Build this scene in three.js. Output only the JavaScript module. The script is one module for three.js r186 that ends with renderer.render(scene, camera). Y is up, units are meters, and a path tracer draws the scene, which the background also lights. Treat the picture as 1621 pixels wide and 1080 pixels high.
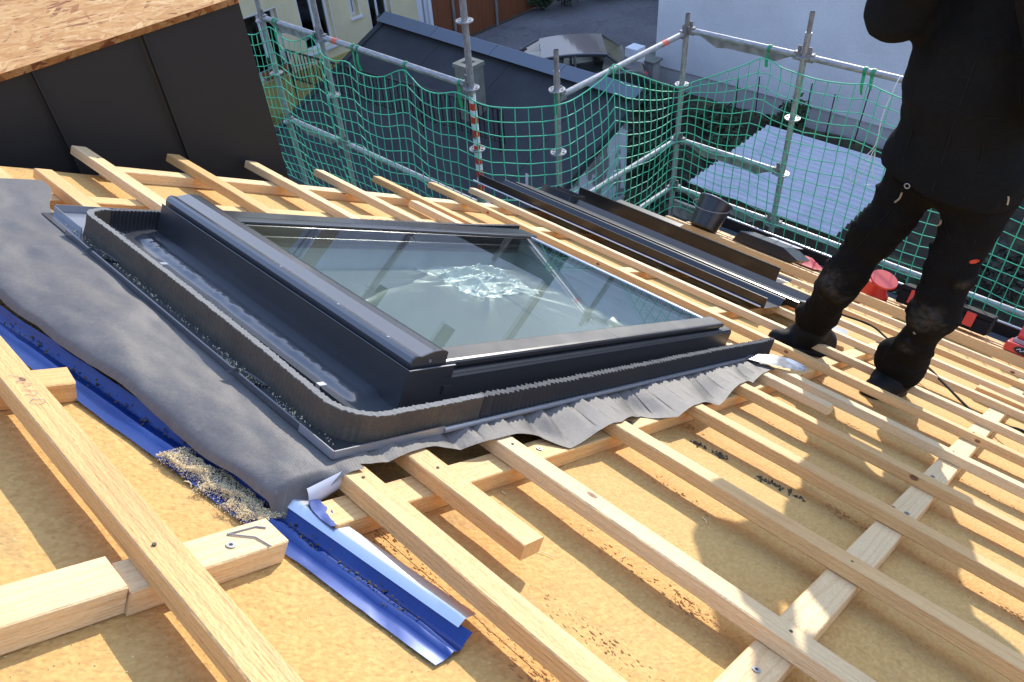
import * as THREE from 'three';
import { mergeGeometries, mergeVertices } from 'three/addons/utils/BufferGeometryUtils.js';
import { MarchingCubes } from 'three/addons/objects/MarchingCubes.js';

// ---------- camera, sky, sun, exposure ----------
const scene = new THREE.Scene();
const EYE = 8.5;                                  // height of the camera above the street
const camera = new THREE.PerspectiveCamera(47.762, 1.5015, 0.05, 400);
{
  const m = new THREE.Matrix4().makeBasis(
    new THREE.Vector3(0.72619, -0.06189, -0.6847),
    new THREE.Vector3(-0.42143, 0.74681, -0.51447),
    new THREE.Vector3(0.54318, 0.66215, 0.51624));
  camera.quaternion.setFromRotationMatrix(m);
  camera.position.set(0, EYE, 0);
}
const SUN = new THREE.Vector3(-0.281, 0.308, -0.909).normalize();
const renderer = new THREE.WebGLRenderer({ antialias: true });
renderer.setSize(1024, 682);
renderer.toneMapping = THREE.LinearToneMapping;
renderer.toneMappingExposure = 1.07;
renderer.shadowMap.enabled = true;
{
  const W = 256, Hh = 128, d = new Float32Array(W * Hh * 4), K = 1.38;
  for (let j = 0; j < Hh; j++) for (let i = 0; i < W; i++) {
    const el = ((j + 0.5) / Hh - 0.5) * Math.PI, az = ((i + 0.5) / W - 0.5) * 2 * Math.PI;
    const dir = new THREE.Vector3(Math.cos(az) * Math.cos(el), Math.sin(el), Math.sin(az) * Math.cos(el));
    const up = Math.max(0, dir.y), t = Math.pow(1 - up, 3.2), s = Math.max(0, dir.dot(SUN));
    const g = 0.55 * Math.pow(s, 6) + 1.2 * Math.pow(s, 60);
    const c = [0.34 + 0.56 * t, 0.52 + 0.42 * t, 0.96 + 0.02 * t];
    const o = (j * W + i) * 4;
    d[o] = K * (c[0] + g); d[o + 1] = K * (c[1] + g * 0.92); d[o + 2] = K * (c[2] + g * 0.78); d[o + 3] = 1;
  }
  const sky = new THREE.DataTexture(d, W, Hh, THREE.RGBAFormat, THREE.FloatType);
  sky.mapping = THREE.EquirectangularReflectionMapping; sky.magFilter = sky.minFilter = THREE.LinearFilter; sky.needsUpdate = true;
  scene.background = sky; scene.environment = sky;
}
const sun = new THREE.DirectionalLight(new THREE.Color(1, 0.94, 0.84), 4.9);
sun.position.copy(SUN).multiplyScalar(40).add(new THREE.Vector3(-1.5, EYE - 2, -3)); sun.target.position.set(-1.5, EYE - 2, -3);
sun.castShadow = true; sun.shadow.mapSize.set(4096, 4096);
Object.assign(sun.shadow.camera, { left: -12, right: 12, top: 12, bottom: -12, near: 1, far: 120 });
scene.add(sun, sun.target);

// ---------- random numbers and noise ----------
function rng(seed) { let a = seed >>> 0; return () => { a = (a + 0x6D2B79F5) | 0; let t = Math.imul(a ^ (a >>> 15), 1 | a); t = (t + Math.imul(t ^ (t >>> 7), 61 | t)) ^ t; return ((t ^ (t >>> 14)) >>> 0) / 4294967296; }; }
const rnd = rng(7), rr = (a, b) => a + (b - a) * rnd();
function hash(x, y, s) { let h = Math.imul(x, 374761393) + Math.imul(y, 668265263) + Math.imul(s, 974634777); h = Math.imul(h ^ (h >>> 13), 1274126177); return ((h ^ (h >>> 16)) >>> 0) / 4294967295; }
function vn(x, y, px, py, s) {                    // value noise, periodic in px by py cells
  const xi = Math.floor(x), yi = Math.floor(y), fx = x - xi, fy = y - yi, u = fx * fx * (3 - 2 * fx), v = fy * fy * (3 - 2 * fy);
  const x0 = ((xi % px) + px) % px, x1 = (x0 + 1) % px, y0 = ((yi % py) + py) % py, y1 = (y0 + 1) % py;
  const a = hash(x0, y0, s), b = hash(x1, y0, s), c = hash(x0, y1, s), d = hash(x1, y1, s);
  return a + (b - a) * u + (c - a) * v + (a - b - c + d) * u * v;
}
function fbm(x, y, px, py, s, oct = 4) { let t = 0, a = 0.5, n = 0; for (let o = 0; o < oct; o++) { t += a * vn(x, y, px, py, s + o); n += a; x *= 2; y *= 2; px *= 2; py *= 2; a *= 0.5; } return t / n; }
const nz = (x, y, s = 1) => fbm(x + 512, y + 512, 4096, 4096, s, 3) - 0.5;
const clamp = (v, a = 0, b = 1) => Math.min(b, Math.max(a, v)), lerp = (a, b, t) => a + (b - a) * t;
const smooth = (a, b, x) => { const t = clamp((x - a) / (b - a)); return t * t * (3 - 2 * t); };

// ---------- textures ----------
function tex(w, h, fn, srgb = true) {
  const d = new Uint8Array(w * h * 4);
  for (let j = 0; j < h; j++) for (let i = 0; i < w; i++) { const c = fn(i / w, j / h), o = (j * w + i) * 4; d[o] = clamp(c[0]) * 255; d[o + 1] = clamp(c[1]) * 255; d[o + 2] = clamp(c[2]) * 255; d[o + 3] = 255; }
  const t = new THREE.DataTexture(d, w, h); t.wrapS = t.wrapT = THREE.RepeatWrapping; t.magFilter = THREE.LinearFilter; t.minFilter = THREE.LinearMipmapLinearFilter; t.generateMipmaps = true;
  if (srgb) t.colorSpace = THREE.SRGBColorSpace; t.needsUpdate = true; return t;
}
const rep = (t, x, y = x) => { t.repeat.set(x, y); return t; };
const mixc = (a, b, t) => [lerp(a[0], b[0], t), lerp(a[1], b[1], t), lerp(a[2], b[2], t)];
const rgb = (r, g, b) => [r / 255, g / 255, b / 255];
// sawn spruce: 1.6 m along the grain by 0.4 m across
function woodTex(seed, light, dark, red) {
  const k = rng(seed), knots = []; for (let i = 0; i < 5; i++) knots.push([k(), k(), 0.003 + 0.004 * k()]);
  const val = (u, v) => {
    let wob = 0.05 * (fbm(u * 3, v * 4, 3, 4, seed, 3) - 0.5), kn = 0;
    for (const q of knots) {
      let dx = Math.abs(u - q[0]); if (dx > 0.5) dx = 1 - dx; let dy = v - q[1]; if (dy > 0.5) dy -= 1; if (dy < -0.5) dy += 1;
      dx *= 1.6; dy *= 0.4; const d = Math.hypot(dx * 0.62, dy) / q[2];
      if (d < 6) { wob += 0.03 * Math.sign(dy || 1) * Math.exp(-d * 0.9); kn = Math.max(kn, smooth(1.25, 0.8, d)); }
    }
    const ring = (v + wob) * 26 + 3.2 * fbm(u * 1, v * 7, 1, 7, seed + 13, 2) + 1.4 * fbm(u * 2, v * 19, 2, 19, seed + 14, 2), fr = ring - Math.floor(ring), late = smooth(0.45, 0.95, fr) * smooth(1.0, 0.96, fr);
    const fib = fbm(u * 40, v * 128, 40, 128, seed + 5, 2), fine = fbm(u * 256, v * 256, 256, 256, seed + 9, 2);
    const blot = fbm(u * 5, v * 5, 5, 5, seed + 3, 3);
    return [late * (0.35 + 0.6 * fib), fine, blot, kn, ring];
  };
  const col = tex(1024, 512, (u, v) => {
    const [l, f, b, kn] = val(u, v); let c = mixc(light, dark, clamp(0.36 * l + 0.34 * (b - 0.4)));
    c = mixc(c, red, clamp(0.6 * (b - 0.58))); c = mixc(c, [0.40, 0.22, 0.12], kn * 0.75);
    const s = 0.955 + 0.09 * f; return [c[0] * s, c[1] * s, c[2] * s];
  });
  return rep(col, 1 / 1.6, 1 / 0.4);
}
const woodA = woodTex(11, rgb(226, 182, 120), rgb(188, 130, 70), rgb(208, 142, 86));
const woodB = woodTex(29, rgb(220, 173, 110), rgb(182, 122, 64), rgb(202, 134, 80));
const woodC = woodTex(53, rgb(232, 199, 147), rgb(198, 149, 93), rgb(210, 154, 100));
const woodBump = rep(tex(512, 512, (u, v) => { const a = 0.6 * fbm(u * 24, v * 128, 24, 128, 3, 2) + 0.4 * fbm(u * 128, v * 128, 128, 128, 4, 2); return [a, a, a]; }, false), 1 / 0.6, 1 / 0.3);
// wood fibre board: 2 m square
const boardCol = rep(tex(2048, 2048, (u, v) => {
  const big = fbm(u * 5, v * 5, 5, 5, 61, 4), mid = fbm(u * 40, v * 40, 40, 40, 67, 3), fib = fbm(u * 420, v * 260, 420, 260, 71, 2), sp = fbm(u * 150, v * 150, 150, 150, 77, 2);
  let c = mixc(rgb(184, 140, 76), rgb(216, 175, 105), clamp(0.15 + 0.8 * fib));
  c = mixc(c, rgb(200, 170, 106), clamp(1.0 * (big - 0.5)));
  c = mixc(c, rgb(184, 140, 84), clamp(0.5 * (0.46 - mid)));
  const st = smooth(0.62, 0.80, fbm(u * 9, v * 30, 9, 30, 83, 5)); c = mixc(c, rgb(150, 122, 84), 0.35 * st * smooth(0.42, 0.62, mid));
  const fleck = smooth(0.80, 0.88, sp); c = mixc(c, rgb(140, 100, 58), 0.22 * fleck);
  return c;
}), 0.5);
const boardBump = rep(tex(1024, 1024, (u, v) => { const a = 0.6 * fbm(u * 260, v * 180, 260, 180, 91, 2) + 0.2 * fbm(u * 60, v * 50, 60, 50, 93, 3) + 0.2 * fbm(u * 12, v * 12, 12, 12, 95, 3); return [a, a, a]; }, false), 0.9);
// oriented strand board: 1.2 m square
const osbTex = (() => {
  const c = document.createElement('canvas'); c.width = c.height = 1024; const g = c.getContext('2d'), k = rng(5);
  g.fillStyle = '#b98a52'; g.fillRect(0, 0, 1024, 1024);
  const pal = ['#e0bb82', '#d9b074', '#e8c996', '#cfa164', '#dcb680', '#ecd2a4', '#c8975c', '#d8ac74', '#a8703a', '#8a5226'];
  for (let i = 0; i < 1500; i++) {
    const x = k() * 1024, y = k() * 1024, l = 80 + 150 * k(), w = 12 + 34 * k(), a = (k() - 0.5) * 2.2 + (k() < 0.3 ? 1.2 : 0), q = k();
    g.fillStyle = q < 0.93 ? pal[Math.floor(k() * 8)] : pal[8 + Math.floor(k() * 2)]; g.globalAlpha = 0.75;
    for (const [ox, oy] of [[0, 0], [x > 512 ? -1024 : 1024, 0], [0, y > 512 ? -1024 : 1024]]) {
      g.save(); g.translate(x + ox, y + oy); g.rotate(a); g.beginPath(); g.moveTo(-l / 2, -w * 0.3); g.lineTo(l * 0.3, -w / 2); g.lineTo(l / 2, w * 0.2); g.lineTo(-l * 0.35, w / 2); g.closePath(); g.fill();
      g.globalAlpha = 0.25; g.strokeStyle = '#7a4c22'; g.lineWidth = 1; g.stroke(); g.globalAlpha = 0.75; g.restore();
    }
  }
  const t = new THREE.CanvasTexture(c); t.wrapS = t.wrapT = THREE.RepeatWrapping; t.colorSpace = THREE.SRGBColorSpace; return rep(t, 1 / 0.75);
})();
const weave = rep(tex(256, 256, (u, v) => { const a = 0.5 + 0.25 * Math.sin(u * Math.PI * 2 * 42) * Math.sin(v * Math.PI * 2 * 42) + 0.25 * (fbm(u * 32, v * 32, 32, 32, 8, 2) - 0.5); return [a, a, a]; }, false), 1 / 0.13);
const fabricCol = rep(tex(512, 512, (u, v) => { const a = 0.405 + 0.03 * (fbm(u * 8, v * 8, 8, 8, 21, 4) - 0.5) + 0.05 * (fbm(u * 128, v * 128, 128, 128, 22, 2) - 0.5), s = smooth(0.80, 0.88, fbm(u * 170, v * 170, 170, 170, 23, 2)); return [a + 0.07 * s, a * 0.955 + 0.07 * s, a * 0.905 + 0.06 * s]; }), 1 / 0.7);
const dustTex = (base, dust, amt, seed, size) => rep(tex(512, 512, (u, v) => { const a = fbm(u * 6, v * 6, 6, 6, seed, 4), b = fbm(u * 90, v * 90, 90, 90, seed + 6, 2), s = smooth(0.77, 0.84, fbm(u * 130, v * 130, 130, 130, seed + 7, 2)); return mixc(base, dust, clamp(amt * (1.5 * (a - 0.35) + 0.8 * (b - 0.45)) + 0.5 * amt * s)); }), 1 / size);
const roughTex = (lo, hi, seed, size) => rep(tex(256, 256, (u, v) => { const a = lerp(lo, hi, fbm(u * 10, v * 10, 10, 10, seed, 4)); return [a, a, a]; }, false), 1 / size);
const plasterCol = rep(tex(1024, 1024, (u, v) => { const a = 0.915 + 0.10 * (fbm(u * 5, v * 5, 5, 5, 31, 5) - 0.5) + 0.06 * (fbm(u * 220, v * 220, 220, 220, 33, 2) - 0.5); return [a, a, a]; }), 0.25);
const plasterBump = rep(tex(512, 512, (u, v) => { const a = fbm(u * 64, v * 64, 64, 64, 35, 4); return [a, a, a]; }, false), 0.7);
const asphaltCol = rep(tex(1024, 1024, (u, v) => { const a = 0.40 + 0.12 * (fbm(u * 6, v * 6, 6, 6, 41, 4) - 0.5) + 0.10 * (fbm(u * 250, v * 250, 250, 250, 43, 2) - 0.5), cr = smooth(0.035, 0.0, Math.abs(fbm(u * 7, v * 7, 7, 7, 45, 4) - 0.5)) * 0.10; return [a * (1 - cr), a * (1 - cr), a * 1.02 * (1 - cr)]; }), 0.12);
const soilCol = rep(tex(512, 512, (u, v) => { const a = fbm(u * 9, v * 9, 9, 9, 47, 5), b = fbm(u * 90, v * 90, 90, 90, 48, 2); return mixc(rgb(52, 44, 34), rgb(92, 98, 58), clamp(1.8 * (a - 0.42) + 0.6 * (b - 0.5))); }), 0.4);

// ---------- materials ----------
const M = {};
const std = (o) => new THREE.MeshStandardMaterial({ side: THREE.DoubleSide, ...o });
const phys = (o) => new THREE.MeshPhysicalMaterial({ side: THREE.DoubleSide, ...o });
const lin = (r, g, b) => new THREE.Color().setRGB(r, g, b);
M.wood = [woodA, woodB, woodC].map((map) => std({ map, bumpMap: woodBump, bumpScale: 0.0018, roughness: 0.58 }));
M.board = std({ map: boardCol, bumpMap: boardBump, bumpScale: 0.0035, roughness: 0.8 });
M.osb = std({ map: osbTex, color: lin(1, 0.80, 0.56), roughness: 0.7 });
M.crumb = std({ color: '#f0dcae', roughness: 1 });
M.crumbMid = std({ color: '#c0935c', roughness: 1 });
M.crumbDark = std({ color: '#5d5038', roughness: 1 });
M.fabric = std({ map: fabricCol, bumpMap: weave, bumpScale: 0.0010, roughness: 0.5 });
M.metal = phys({ map: dustTex([0.255, 0.257, 0.265], [0.35, 0.35, 0.345], 0.2, 101, 0.8), metalness: 0.35, roughness: 0.38, clearcoat: 0.4, clearcoatRoughness: 0.3, roughnessMap: roughTex(0.75, 1, 103, 0.6) });
M.metalGloss = phys({ map: dustTex([0.33, 0.335, 0.345], [0.44, 0.44, 0.43], 0.16, 105, 0.8), metalness: 0.35, roughness: 0.27, roughnessMap: roughTex(0.8, 1, 107, 0.5), clearcoat: 1, clearcoatRoughness: 0.12 });
M.clad = phys({ map: dustTex([0.165, 0.158, 0.148], [0.20, 0.19, 0.18], 0.3, 111, 1.4), metalness: 0.2, roughness: 0.6 });
M.flash = phys({ map: dustTex([0.155, 0.147, 0.142], [0.24, 0.225, 0.21], 0.2, 113, 0.7), metalness: 0.25, roughness: 0.3, clearcoat: 0.5, clearcoatRoughness: 0.25 });
M.lip = phys({ color: lin(0.42, 0.44, 0.47), metalness: 0.75, roughness: 0.32 });
M.galv = phys({ map: rep(tex(512, 512, (u, v) => { const a = 0.63 + 0.22 * (fbm(u * 10, v * 10, 10, 10, 121, 4) - 0.5) + 0.12 * (fbm(u * 70, v * 70, 70, 70, 123, 2) - 0.5); return [a, a, a * 0.99]; }), 2.5), metalness: 0.45, roughness: 0.5 });
M.galvDull = phys({ map: rep(tex(256, 256, (u, v) => { const a = 0.52 + 0.25 * (fbm(u * 8, v * 8, 8, 8, 125, 4) - 0.5); return [a, a * 0.985, a * 0.95]; }), 2.2), metalness: 0.2, roughness: 0.65 });
M.silver = phys({ color: lin(0.72, 0.75, 0.80), metalness: 0.85, roughness: 0.28 });
M.foam = std({ map: dustTex([0.30, 0.27, 0.225], [0.47, 0.40, 0.31], 0.5, 131, 0.35), roughness: 0.9 });
M.foamBlack = std({ color: lin(0.036, 0.034, 0.032), roughness: 0.85 });
M.foamCut = std({ color: lin(0.20, 0.195, 0.18), roughness: 0.95 });
M.pleatCut = std({ color: lin(0.09, 0.088, 0.085), roughness: 0.95 });
M.blue = phys({ map: dustTex([0.05, 0.20, 0.47], [0.30, 0.42, 0.60], 0.2, 141, 0.3), metalness: 0.35, roughness: 0.36, clearcoat: 0.3, clearcoatRoughness: 0.3 });
M.black = std({ color: lin(0.012, 0.012, 0.013), roughness: 0.7 });
M.rubber = phys({ color: lin(0.010, 0.010, 0.010), roughness: 0.75, specularIntensity: 0.4 });
M.net = std({ color: lin(0.08, 0.58, 0.32), roughness: 0.55 });
M.strap = phys({ color: lin(0.02, 0.33, 0.13), roughness: 0.6, transmission: 0.2, thickness: 0 });
M.red = phys({ color: lin(0.62, 0.035, 0.025), roughness: 0.35, clearcoat: 0.3 });
M.redSoft = std({ color: lin(0.50, 0.05, 0.06), roughness: 0.7 });
M.white = std({ color: lin(0.75, 0.75, 0.76), roughness: 0.6 });
M.grey = std({ color: lin(0.30, 0.30, 0.31), roughness: 0.6 });
M.bluePl = std({ color: lin(0.05, 0.15, 0.45), roughness: 0.4 });
M.paleBlue = std({ color: lin(0.45, 0.50, 0.80), roughness: 0.6 });
M.tapeRed = std({ color: lin(0.65, 0.05, 0.03), roughness: 0.5 });
M.glass = phys({ color: lin(0.91, 0.955, 0.94), transmission: 1, thickness: 0, roughness: 0.0, ior: 1.52 });
M.film = phys({ color: lin(0.92, 0.96, 0.94), transmission: 0.93, thickness: 0, roughness: 0.3, ior: 1.45 });
M.filmBunch = phys({ color: lin(0.90, 0.92, 0.84), transmission: 0.45, thickness: 0, roughness: 0.35, ior: 1.45 });
M.cloth = std({ map: dustTex([0.115, 0.113, 0.11], [0.36, 0.33, 0.28], 0.12, 151, 0.5), roughness: 0.92 });
M.clothKnee = phys({ map: dustTex([0.55, 0.54, 0.52], [0.85, 0.82, 0.76], 0.35, 151, 0.35), roughness: 0.95, specularIntensity: 0.15, vertexColors: true, bumpMap: weave, bumpScale: 0.0006 });
M.jacket = phys({ map: dustTex([0.105, 0.105, 0.102], [0.24, 0.24, 0.23], 0.16, 155, 0.5), roughness: 0.95, specularIntensity: 0.15, bumpMap: weave, bumpScale: 0.0006 });
M.skin = std({ color: lin(0.50, 0.29, 0.20), roughness: 0.55 });
M.hair = std({ color: lin(0.05, 0.035, 0.025), roughness: 0.8 });
M.sole = std({ color: lin(0.02, 0.02, 0.02), roughness: 0.8 });
M.dust = phys({ color: lin(0.020, 0.020, 0.019), roughness: 1, specularIntensity: 0.1 });
M.clothDust = std({ color: lin(0.045, 0.042, 0.036), roughness: 1 });
M.plasterWhite = std({ map: plasterCol, bumpMap: plasterBump, bumpScale: 0.004, color: lin(0.95, 0.95, 0.95), roughness: 0.95 });
M.plasterYellow = std({ map: plasterCol, bumpMap: plasterBump, bumpScale: 0.004, color: lin(0.86, 0.76, 0.46), roughness: 0.95 });
M.plasterGrey = std({ map: plasterCol, bumpMap: plasterBump, bumpScale: 0.01, color: lin(0.42, 0.41, 0.39), roughness: 0.95 });
M.plasterOchre = std({ map: plasterCol, bumpMap: plasterBump, bumpScale: 0.006, color: lin(0.52, 0.43, 0.14), roughness: 0.95 });
M.plasterPale = std({ map: plasterCol, bumpMap: plasterBump, bumpScale: 0.006, color: lin(0.62, 0.60, 0.58), roughness: 0.95 });
M.trim = std({ color: lin(0.72, 0.73, 0.76), roughness: 0.6 });
M.pane = phys({ color: lin(0.02, 0.025, 0.03), roughness: 0.04, metalness: 0, ior: 1.52 });
M.asphalt = std({ map: asphaltCol, roughness: 0.95 });
M.soil = std({ map: soilCol, roughness: 1 });
M.bitumen = std({ map: dustTex([0.19, 0.195, 0.205], [0.29, 0.295, 0.30], 0.35, 161, 2.2), roughness: 0.85 });
M.ridge = phys({ color: lin(0.12, 0.14, 0.17), metalness: 0.1, roughness: 0.6 });
M.concrete = std({ map: dustTex([0.50, 0.50, 0.46], [0.32, 0.34, 0.27], 0.5, 165, 0.8), roughness: 0.95 });
M.corr = phys({ map: dustTex([0.76, 0.75, 0.76], [0.60, 0.60, 0.61], 0.4, 171, 1.5), metalness: 0.1, roughness: 0.6 });
M.plank = std({ map: rep(woodTex(91, rgb(134, 78, 44), rgb(92, 48, 26), rgb(150, 92, 56)), 1 / 1.6, 1 / 0.4), roughness: 0.8 });
M.iron = std({ color: lin(0.015, 0.015, 0.017), roughness: 0.5 });
M.leaf = [[0.035, 0.065, 0.02], [0.05, 0.085, 0.03], [0.07, 0.075, 0.03], [0.055, 0.05, 0.03]].map((c) => phys({ color: lin(...c), roughness: 0.8, transmission: 0.2, thickness: 0 }));
M.grass = std({ color: lin(0.30, 0.27, 0.07), roughness: 1 });
M.carPaint = phys({ color: lin(0.07, 0.072, 0.072), metalness: 0.4, roughness: 0.35, clearcoat: 1, clearcoatRoughness: 0.05 });
M.seat = std({ color: lin(0.30, 0.26, 0.20), roughness: 0.8 });
M.tyre = std({ color: lin(0.02, 0.02, 0.02), roughness: 0.9 });
M.tile = std({ map: dustTex([0.40, 0.22, 0.16], [0.30, 0.2, 0.16], 0.4, 181, 1.5), roughness: 0.9 });
M.plasterStain = std({ map: rep(tex(512, 512, (u, v) => { const a = 0.84 + 0.1 * (fbm(u * 6, v * 6, 6, 6, 191, 4) - 0.5), s = smooth(0.56, 0.66, fbm(u * 7, v * 9, 7, 9, 193, 4)); return mixc([a, a, a], [0.42, 0.40, 0.37], 0.7 * s); }), 0.5), bumpMap: plasterBump, bumpScale: 0.004, roughness: 0.95 });
M.plankDark = std({ color: lin(0.05, 0.04, 0.03), roughness: 0.9 });
M.winGlass = phys({ color: lin(0.75, 0.8, 0.8), transmission: 1, thickness: 0, roughness: 0.01, ior: 1.5 });
M.carGlass = phys({ color: lin(0.6, 0.65, 0.63), transmission: 1, thickness: 0, roughness: 0.02, ior: 1.5 });
M.seatDark = std({ color: lin(0.02, 0.02, 0.02), roughness: 0.8 });

// ---------- building helpers ----------
const names = new Map();
function numbered(n) { const k = names.get(n) || 0; names.set(n, k + 1); return k ? `${n}_${String(k).padStart(3, '0')}` : n; }
const PITCH = THREE.MathUtils.degToRad(29.9), SN = Math.sin(PITCH), CS = Math.cos(PITCH), HC = 0.65;   // roof pitch; the camera is 0.65 m off the batten tops
const R = (a, b, h) => new THREE.Vector3(a, EYE - SN * b + CS * (h - HC), -CS * b - SN * (h - HC));      // roof coordinates: along the eave, down the slope, off the batten tops
function tag(o, label, category, group) { o.userData = { label, category }; if (group) o.userData.group = group; return o; }
function thing(name, label, category, pos = [0, 0, 0], group) { const g = new THREE.Group(); g.name = numbered(name); g.position.set(...pos); tag(g, label, category, group); scene.add(g); return g; }
function roofThing(name, label, category, [a, b, h], group) { const g = thing(name, label, category, R(a, b, h).toArray(), group); g.rotation.x = -PITCH; g.userData0 = [a, b, h]; return g; }
function mesh(name, geo, mat, parent) { const m = new THREE.Mesh(geo, mat); m.castShadow = m.receiveShadow = true; m.name = parent === scene ? numbered(name) : name; parent.add(m); return m; }
// a part given in roof coordinates (x = along, y = height, z = -down slope), put under a roofThing
function rpart(name, geo, mat, g, parent = g) { const [a, b, h] = g.userData0; geo.translate(-a, -h, b); return mesh(name, geo, mat, parent); }
function wpart(name, geo, mat, g, parent = g) { geo.translate(-g.position.x, -g.position.y, -g.position.z); return mesh(name, geo, mat, parent); }
function structure(name, geo, mat, parent = scene) { const m = mesh(name, geo, mat, parent); if (parent === scene) m.userData.kind = 'structure'; return m; }
// uv in metres from the main direction of each face; long axis along u
function uvBox(g, ou = 0, ov = 0, axis = 'x') {
  g = g.index ? g.toNonIndexed() : g; g.computeVertexNormals();
  const p = g.attributes.position, n = g.attributes.normal, uv = new Float32Array(p.count * 2);
  for (let i = 0; i < p.count; i++) {
    const x = p.getX(i), y = p.getY(i), z = p.getZ(i), ax = Math.abs(n.getX(i)), ay = Math.abs(n.getY(i)), az = Math.abs(n.getZ(i)); let u, v;
    if (axis === 'x') { if (ax > ay && ax > az) { u = y; v = z; } else if (ay >= az) { u = x; v = z; } else { u = x; v = y + 0.13; } }
    else if (axis === 'y') { if (ay > ax && ay > az) { u = x; v = z; } else if (ax >= az) { u = y; v = z; } else { u = y; v = x + 0.13; } }
    else { if (az > ax && az > ay) { u = y; v = x; } else if (ay >= ax) { u = z; v = x; } else { u = z; v = y + 0.13; } }
    uv[2 * i] = u + ou; uv[2 * i + 1] = v + ov;
  }
  g.setAttribute('uv', new THREE.BufferAttribute(uv, 2)); return g;
}
function box(x0, x1, y0, y1, z0, z1, axis = 'x') { const g = new THREE.BoxGeometry(x1 - x0, y1 - y0, z1 - z0); g.translate((x0 + x1) / 2, (y0 + y1) / 2, (z0 + z1) / 2); return uvBox(g, 0, 0, axis); }
// a sawn beam along x, chamfered, slightly bowed, with rough ends if asked for
function beam(L, w, h, seed, o = {}) {
  const k = rng(seed), c = o.ch ?? 0.0022, seg = Math.max(2, Math.ceil(L / 0.12)), a = w / 2, b = h / 2, P = [];
  const prof = [[-b + c, -a], [b - c, -a], [b, -a + c], [b, a - c], [b - c, a], [-b + c, a], [-b, a - c], [-b, -a + c]];
  const s1 = k() * 90, amp = o.wob ?? 0.0016;
  for (let i = 0; i <= seg; i++) {
    const x = -L / 2 + L * i / seg, dy = amp * 2 * nz(x * 1.3 + s1, 3.1, seed), dz = amp * 3 * nz(x * 1.1 + s1, 9.7, seed + 1);
    P.push(prof.map(([y, z], q) => { const e = (i === 0 || i === seg) && o.rag ? (k() - 0.5) * o.rag : 0; return [x + e, y + dy + amp * 0.5 * (k() - 0.5), z + dz + amp * 0.5 * (k() - 0.5)]; }));
  }
  const v = [], q8 = (A, B, C, D) => v.push(...A, ...B, ...C, ...A, ...C, ...D);
  for (let i = 0; i < seg; i++) for (let j = 0; j < 8; j++) q8(P[i][j], P[i][(j + 1) % 8], P[i + 1][(j + 1) % 8], P[i + 1][j]);
  for (const [r, f] of [[P[0], 1], [P[seg], 0]]) for (let j = 1; j < 7; j++) f ? v.push(...r[0], ...r[j + 1], ...r[j]) : v.push(...r[0], ...r[j], ...r[j + 1]);
  const g = new THREE.BufferGeometry(); g.setAttribute('position', new THREE.BufferAttribute(new Float32Array(v), 3));
  return uvBox(g, k() * 1.6, k() * 0.4);
}
// a sheet: rows x cols of points, smooth, uv from a function
function sheet(nu, nv, fn, uvf) {
  const p = [], uv = [], idx = [];
  for (let i = 0; i <= nu; i++) for (let j = 0; j <= nv; j++) { const q = fn(i / nu, j / nv); p.push(q[0], q[1], q[2]); const t = uvf ? uvf(i / nu, j / nv, q) : [q[0], q[2]]; uv.push(t[0], t[1]); }
  for (let i = 0; i < nu; i++) for (let j = 0; j < nv; j++) { const a = i * (nv + 1) + j, b = a + 1, c = a + nv + 1, d = c + 1; idx.push(a, c, b, b, c, d); }
  const g = new THREE.BufferGeometry(); g.setAttribute('position', new THREE.Float32BufferAttribute(p, 3)); g.setAttribute('uv', new THREE.Float32BufferAttribute(uv, 2)); g.setIndex(idx); g.computeVertexNormals(); return g;
}
// profile [[y, z] ...] extruded along x from x0 to x1 as a folded sheet with thickness t
function folded(prof, x0, x1, t = 0.0012, seg = 1) {
  const n = prof.length, off = prof.map((p, i) => {
    const a = prof[Math.max(0, i - 1)], b = prof[Math.min(n - 1, i + 1)]; let dy = b[0] - a[0], dz = b[1] - a[1]; const l = Math.hypot(dy, dz) || 1; return [p[0] + dz / l * t, p[1] - dy / l * t];
  });
  const loop = [...prof, ...off.reverse()], v = [], m = loop.length;
  for (let s = 0; s < seg; s++) { const xa = lerp(x0, x1, s / seg), xb = lerp(x0, x1, (s + 1) / seg);
    for (let j = 0; j < m; j++) { const a = loop[j], b = loop[(j + 1) % m]; v.push(xa, ...a, xa, ...b, xb, ...b, xa, ...a, xb, ...b, xb, ...a); } }
  for (const x of [x0, x1]) for (let j = 0; j < n - 1; j++) { const a = prof[j], b = prof[j + 1], c = off[n - 2 - j], d = off[n - 1 - j]; v.push(x, ...a, x, ...b, x, ...c, x, ...a, x, ...c, x, ...d); }
  const g = new THREE.BufferGeometry(); g.setAttribute('position', new THREE.Float32BufferAttribute(v, 3)); return uvBox(g);
}
// solid profile [[y, z] ...] (closed, any order) extruded along x
function prism(pts, x0, x1, bev = 0) {
  const s = new THREE.Shape(pts.map(([y, z]) => new THREE.Vector2(-z, y)));
  const g = new THREE.ExtrudeGeometry(s, { depth: x1 - x0 - 2 * bev, bevelEnabled: bev > 0, bevelSize: bev, bevelThickness: bev, bevelOffset: -bev, bevelSegments: 1 });
  g.rotateY(Math.PI / 2); g.translate(x0 + bev, 0, 0); return uvBox(g);
}
const V3 = (a) => new THREE.Vector3(...a);
function tube(a, b, r, n = 12, open = false) { const A = V3(a), B = V3(b), d = B.clone().sub(A), g = new THREE.CylinderGeometry(r, r, d.length(), n, 1, open); g.applyQuaternion(new THREE.Quaternion().setFromUnitVectors(new THREE.Vector3(0, 1, 0), d.normalize())); g.translate((a[0] + b[0]) / 2, (a[1] + b[1]) / 2, (a[2] + b[2]) / 2); return g; }
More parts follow.
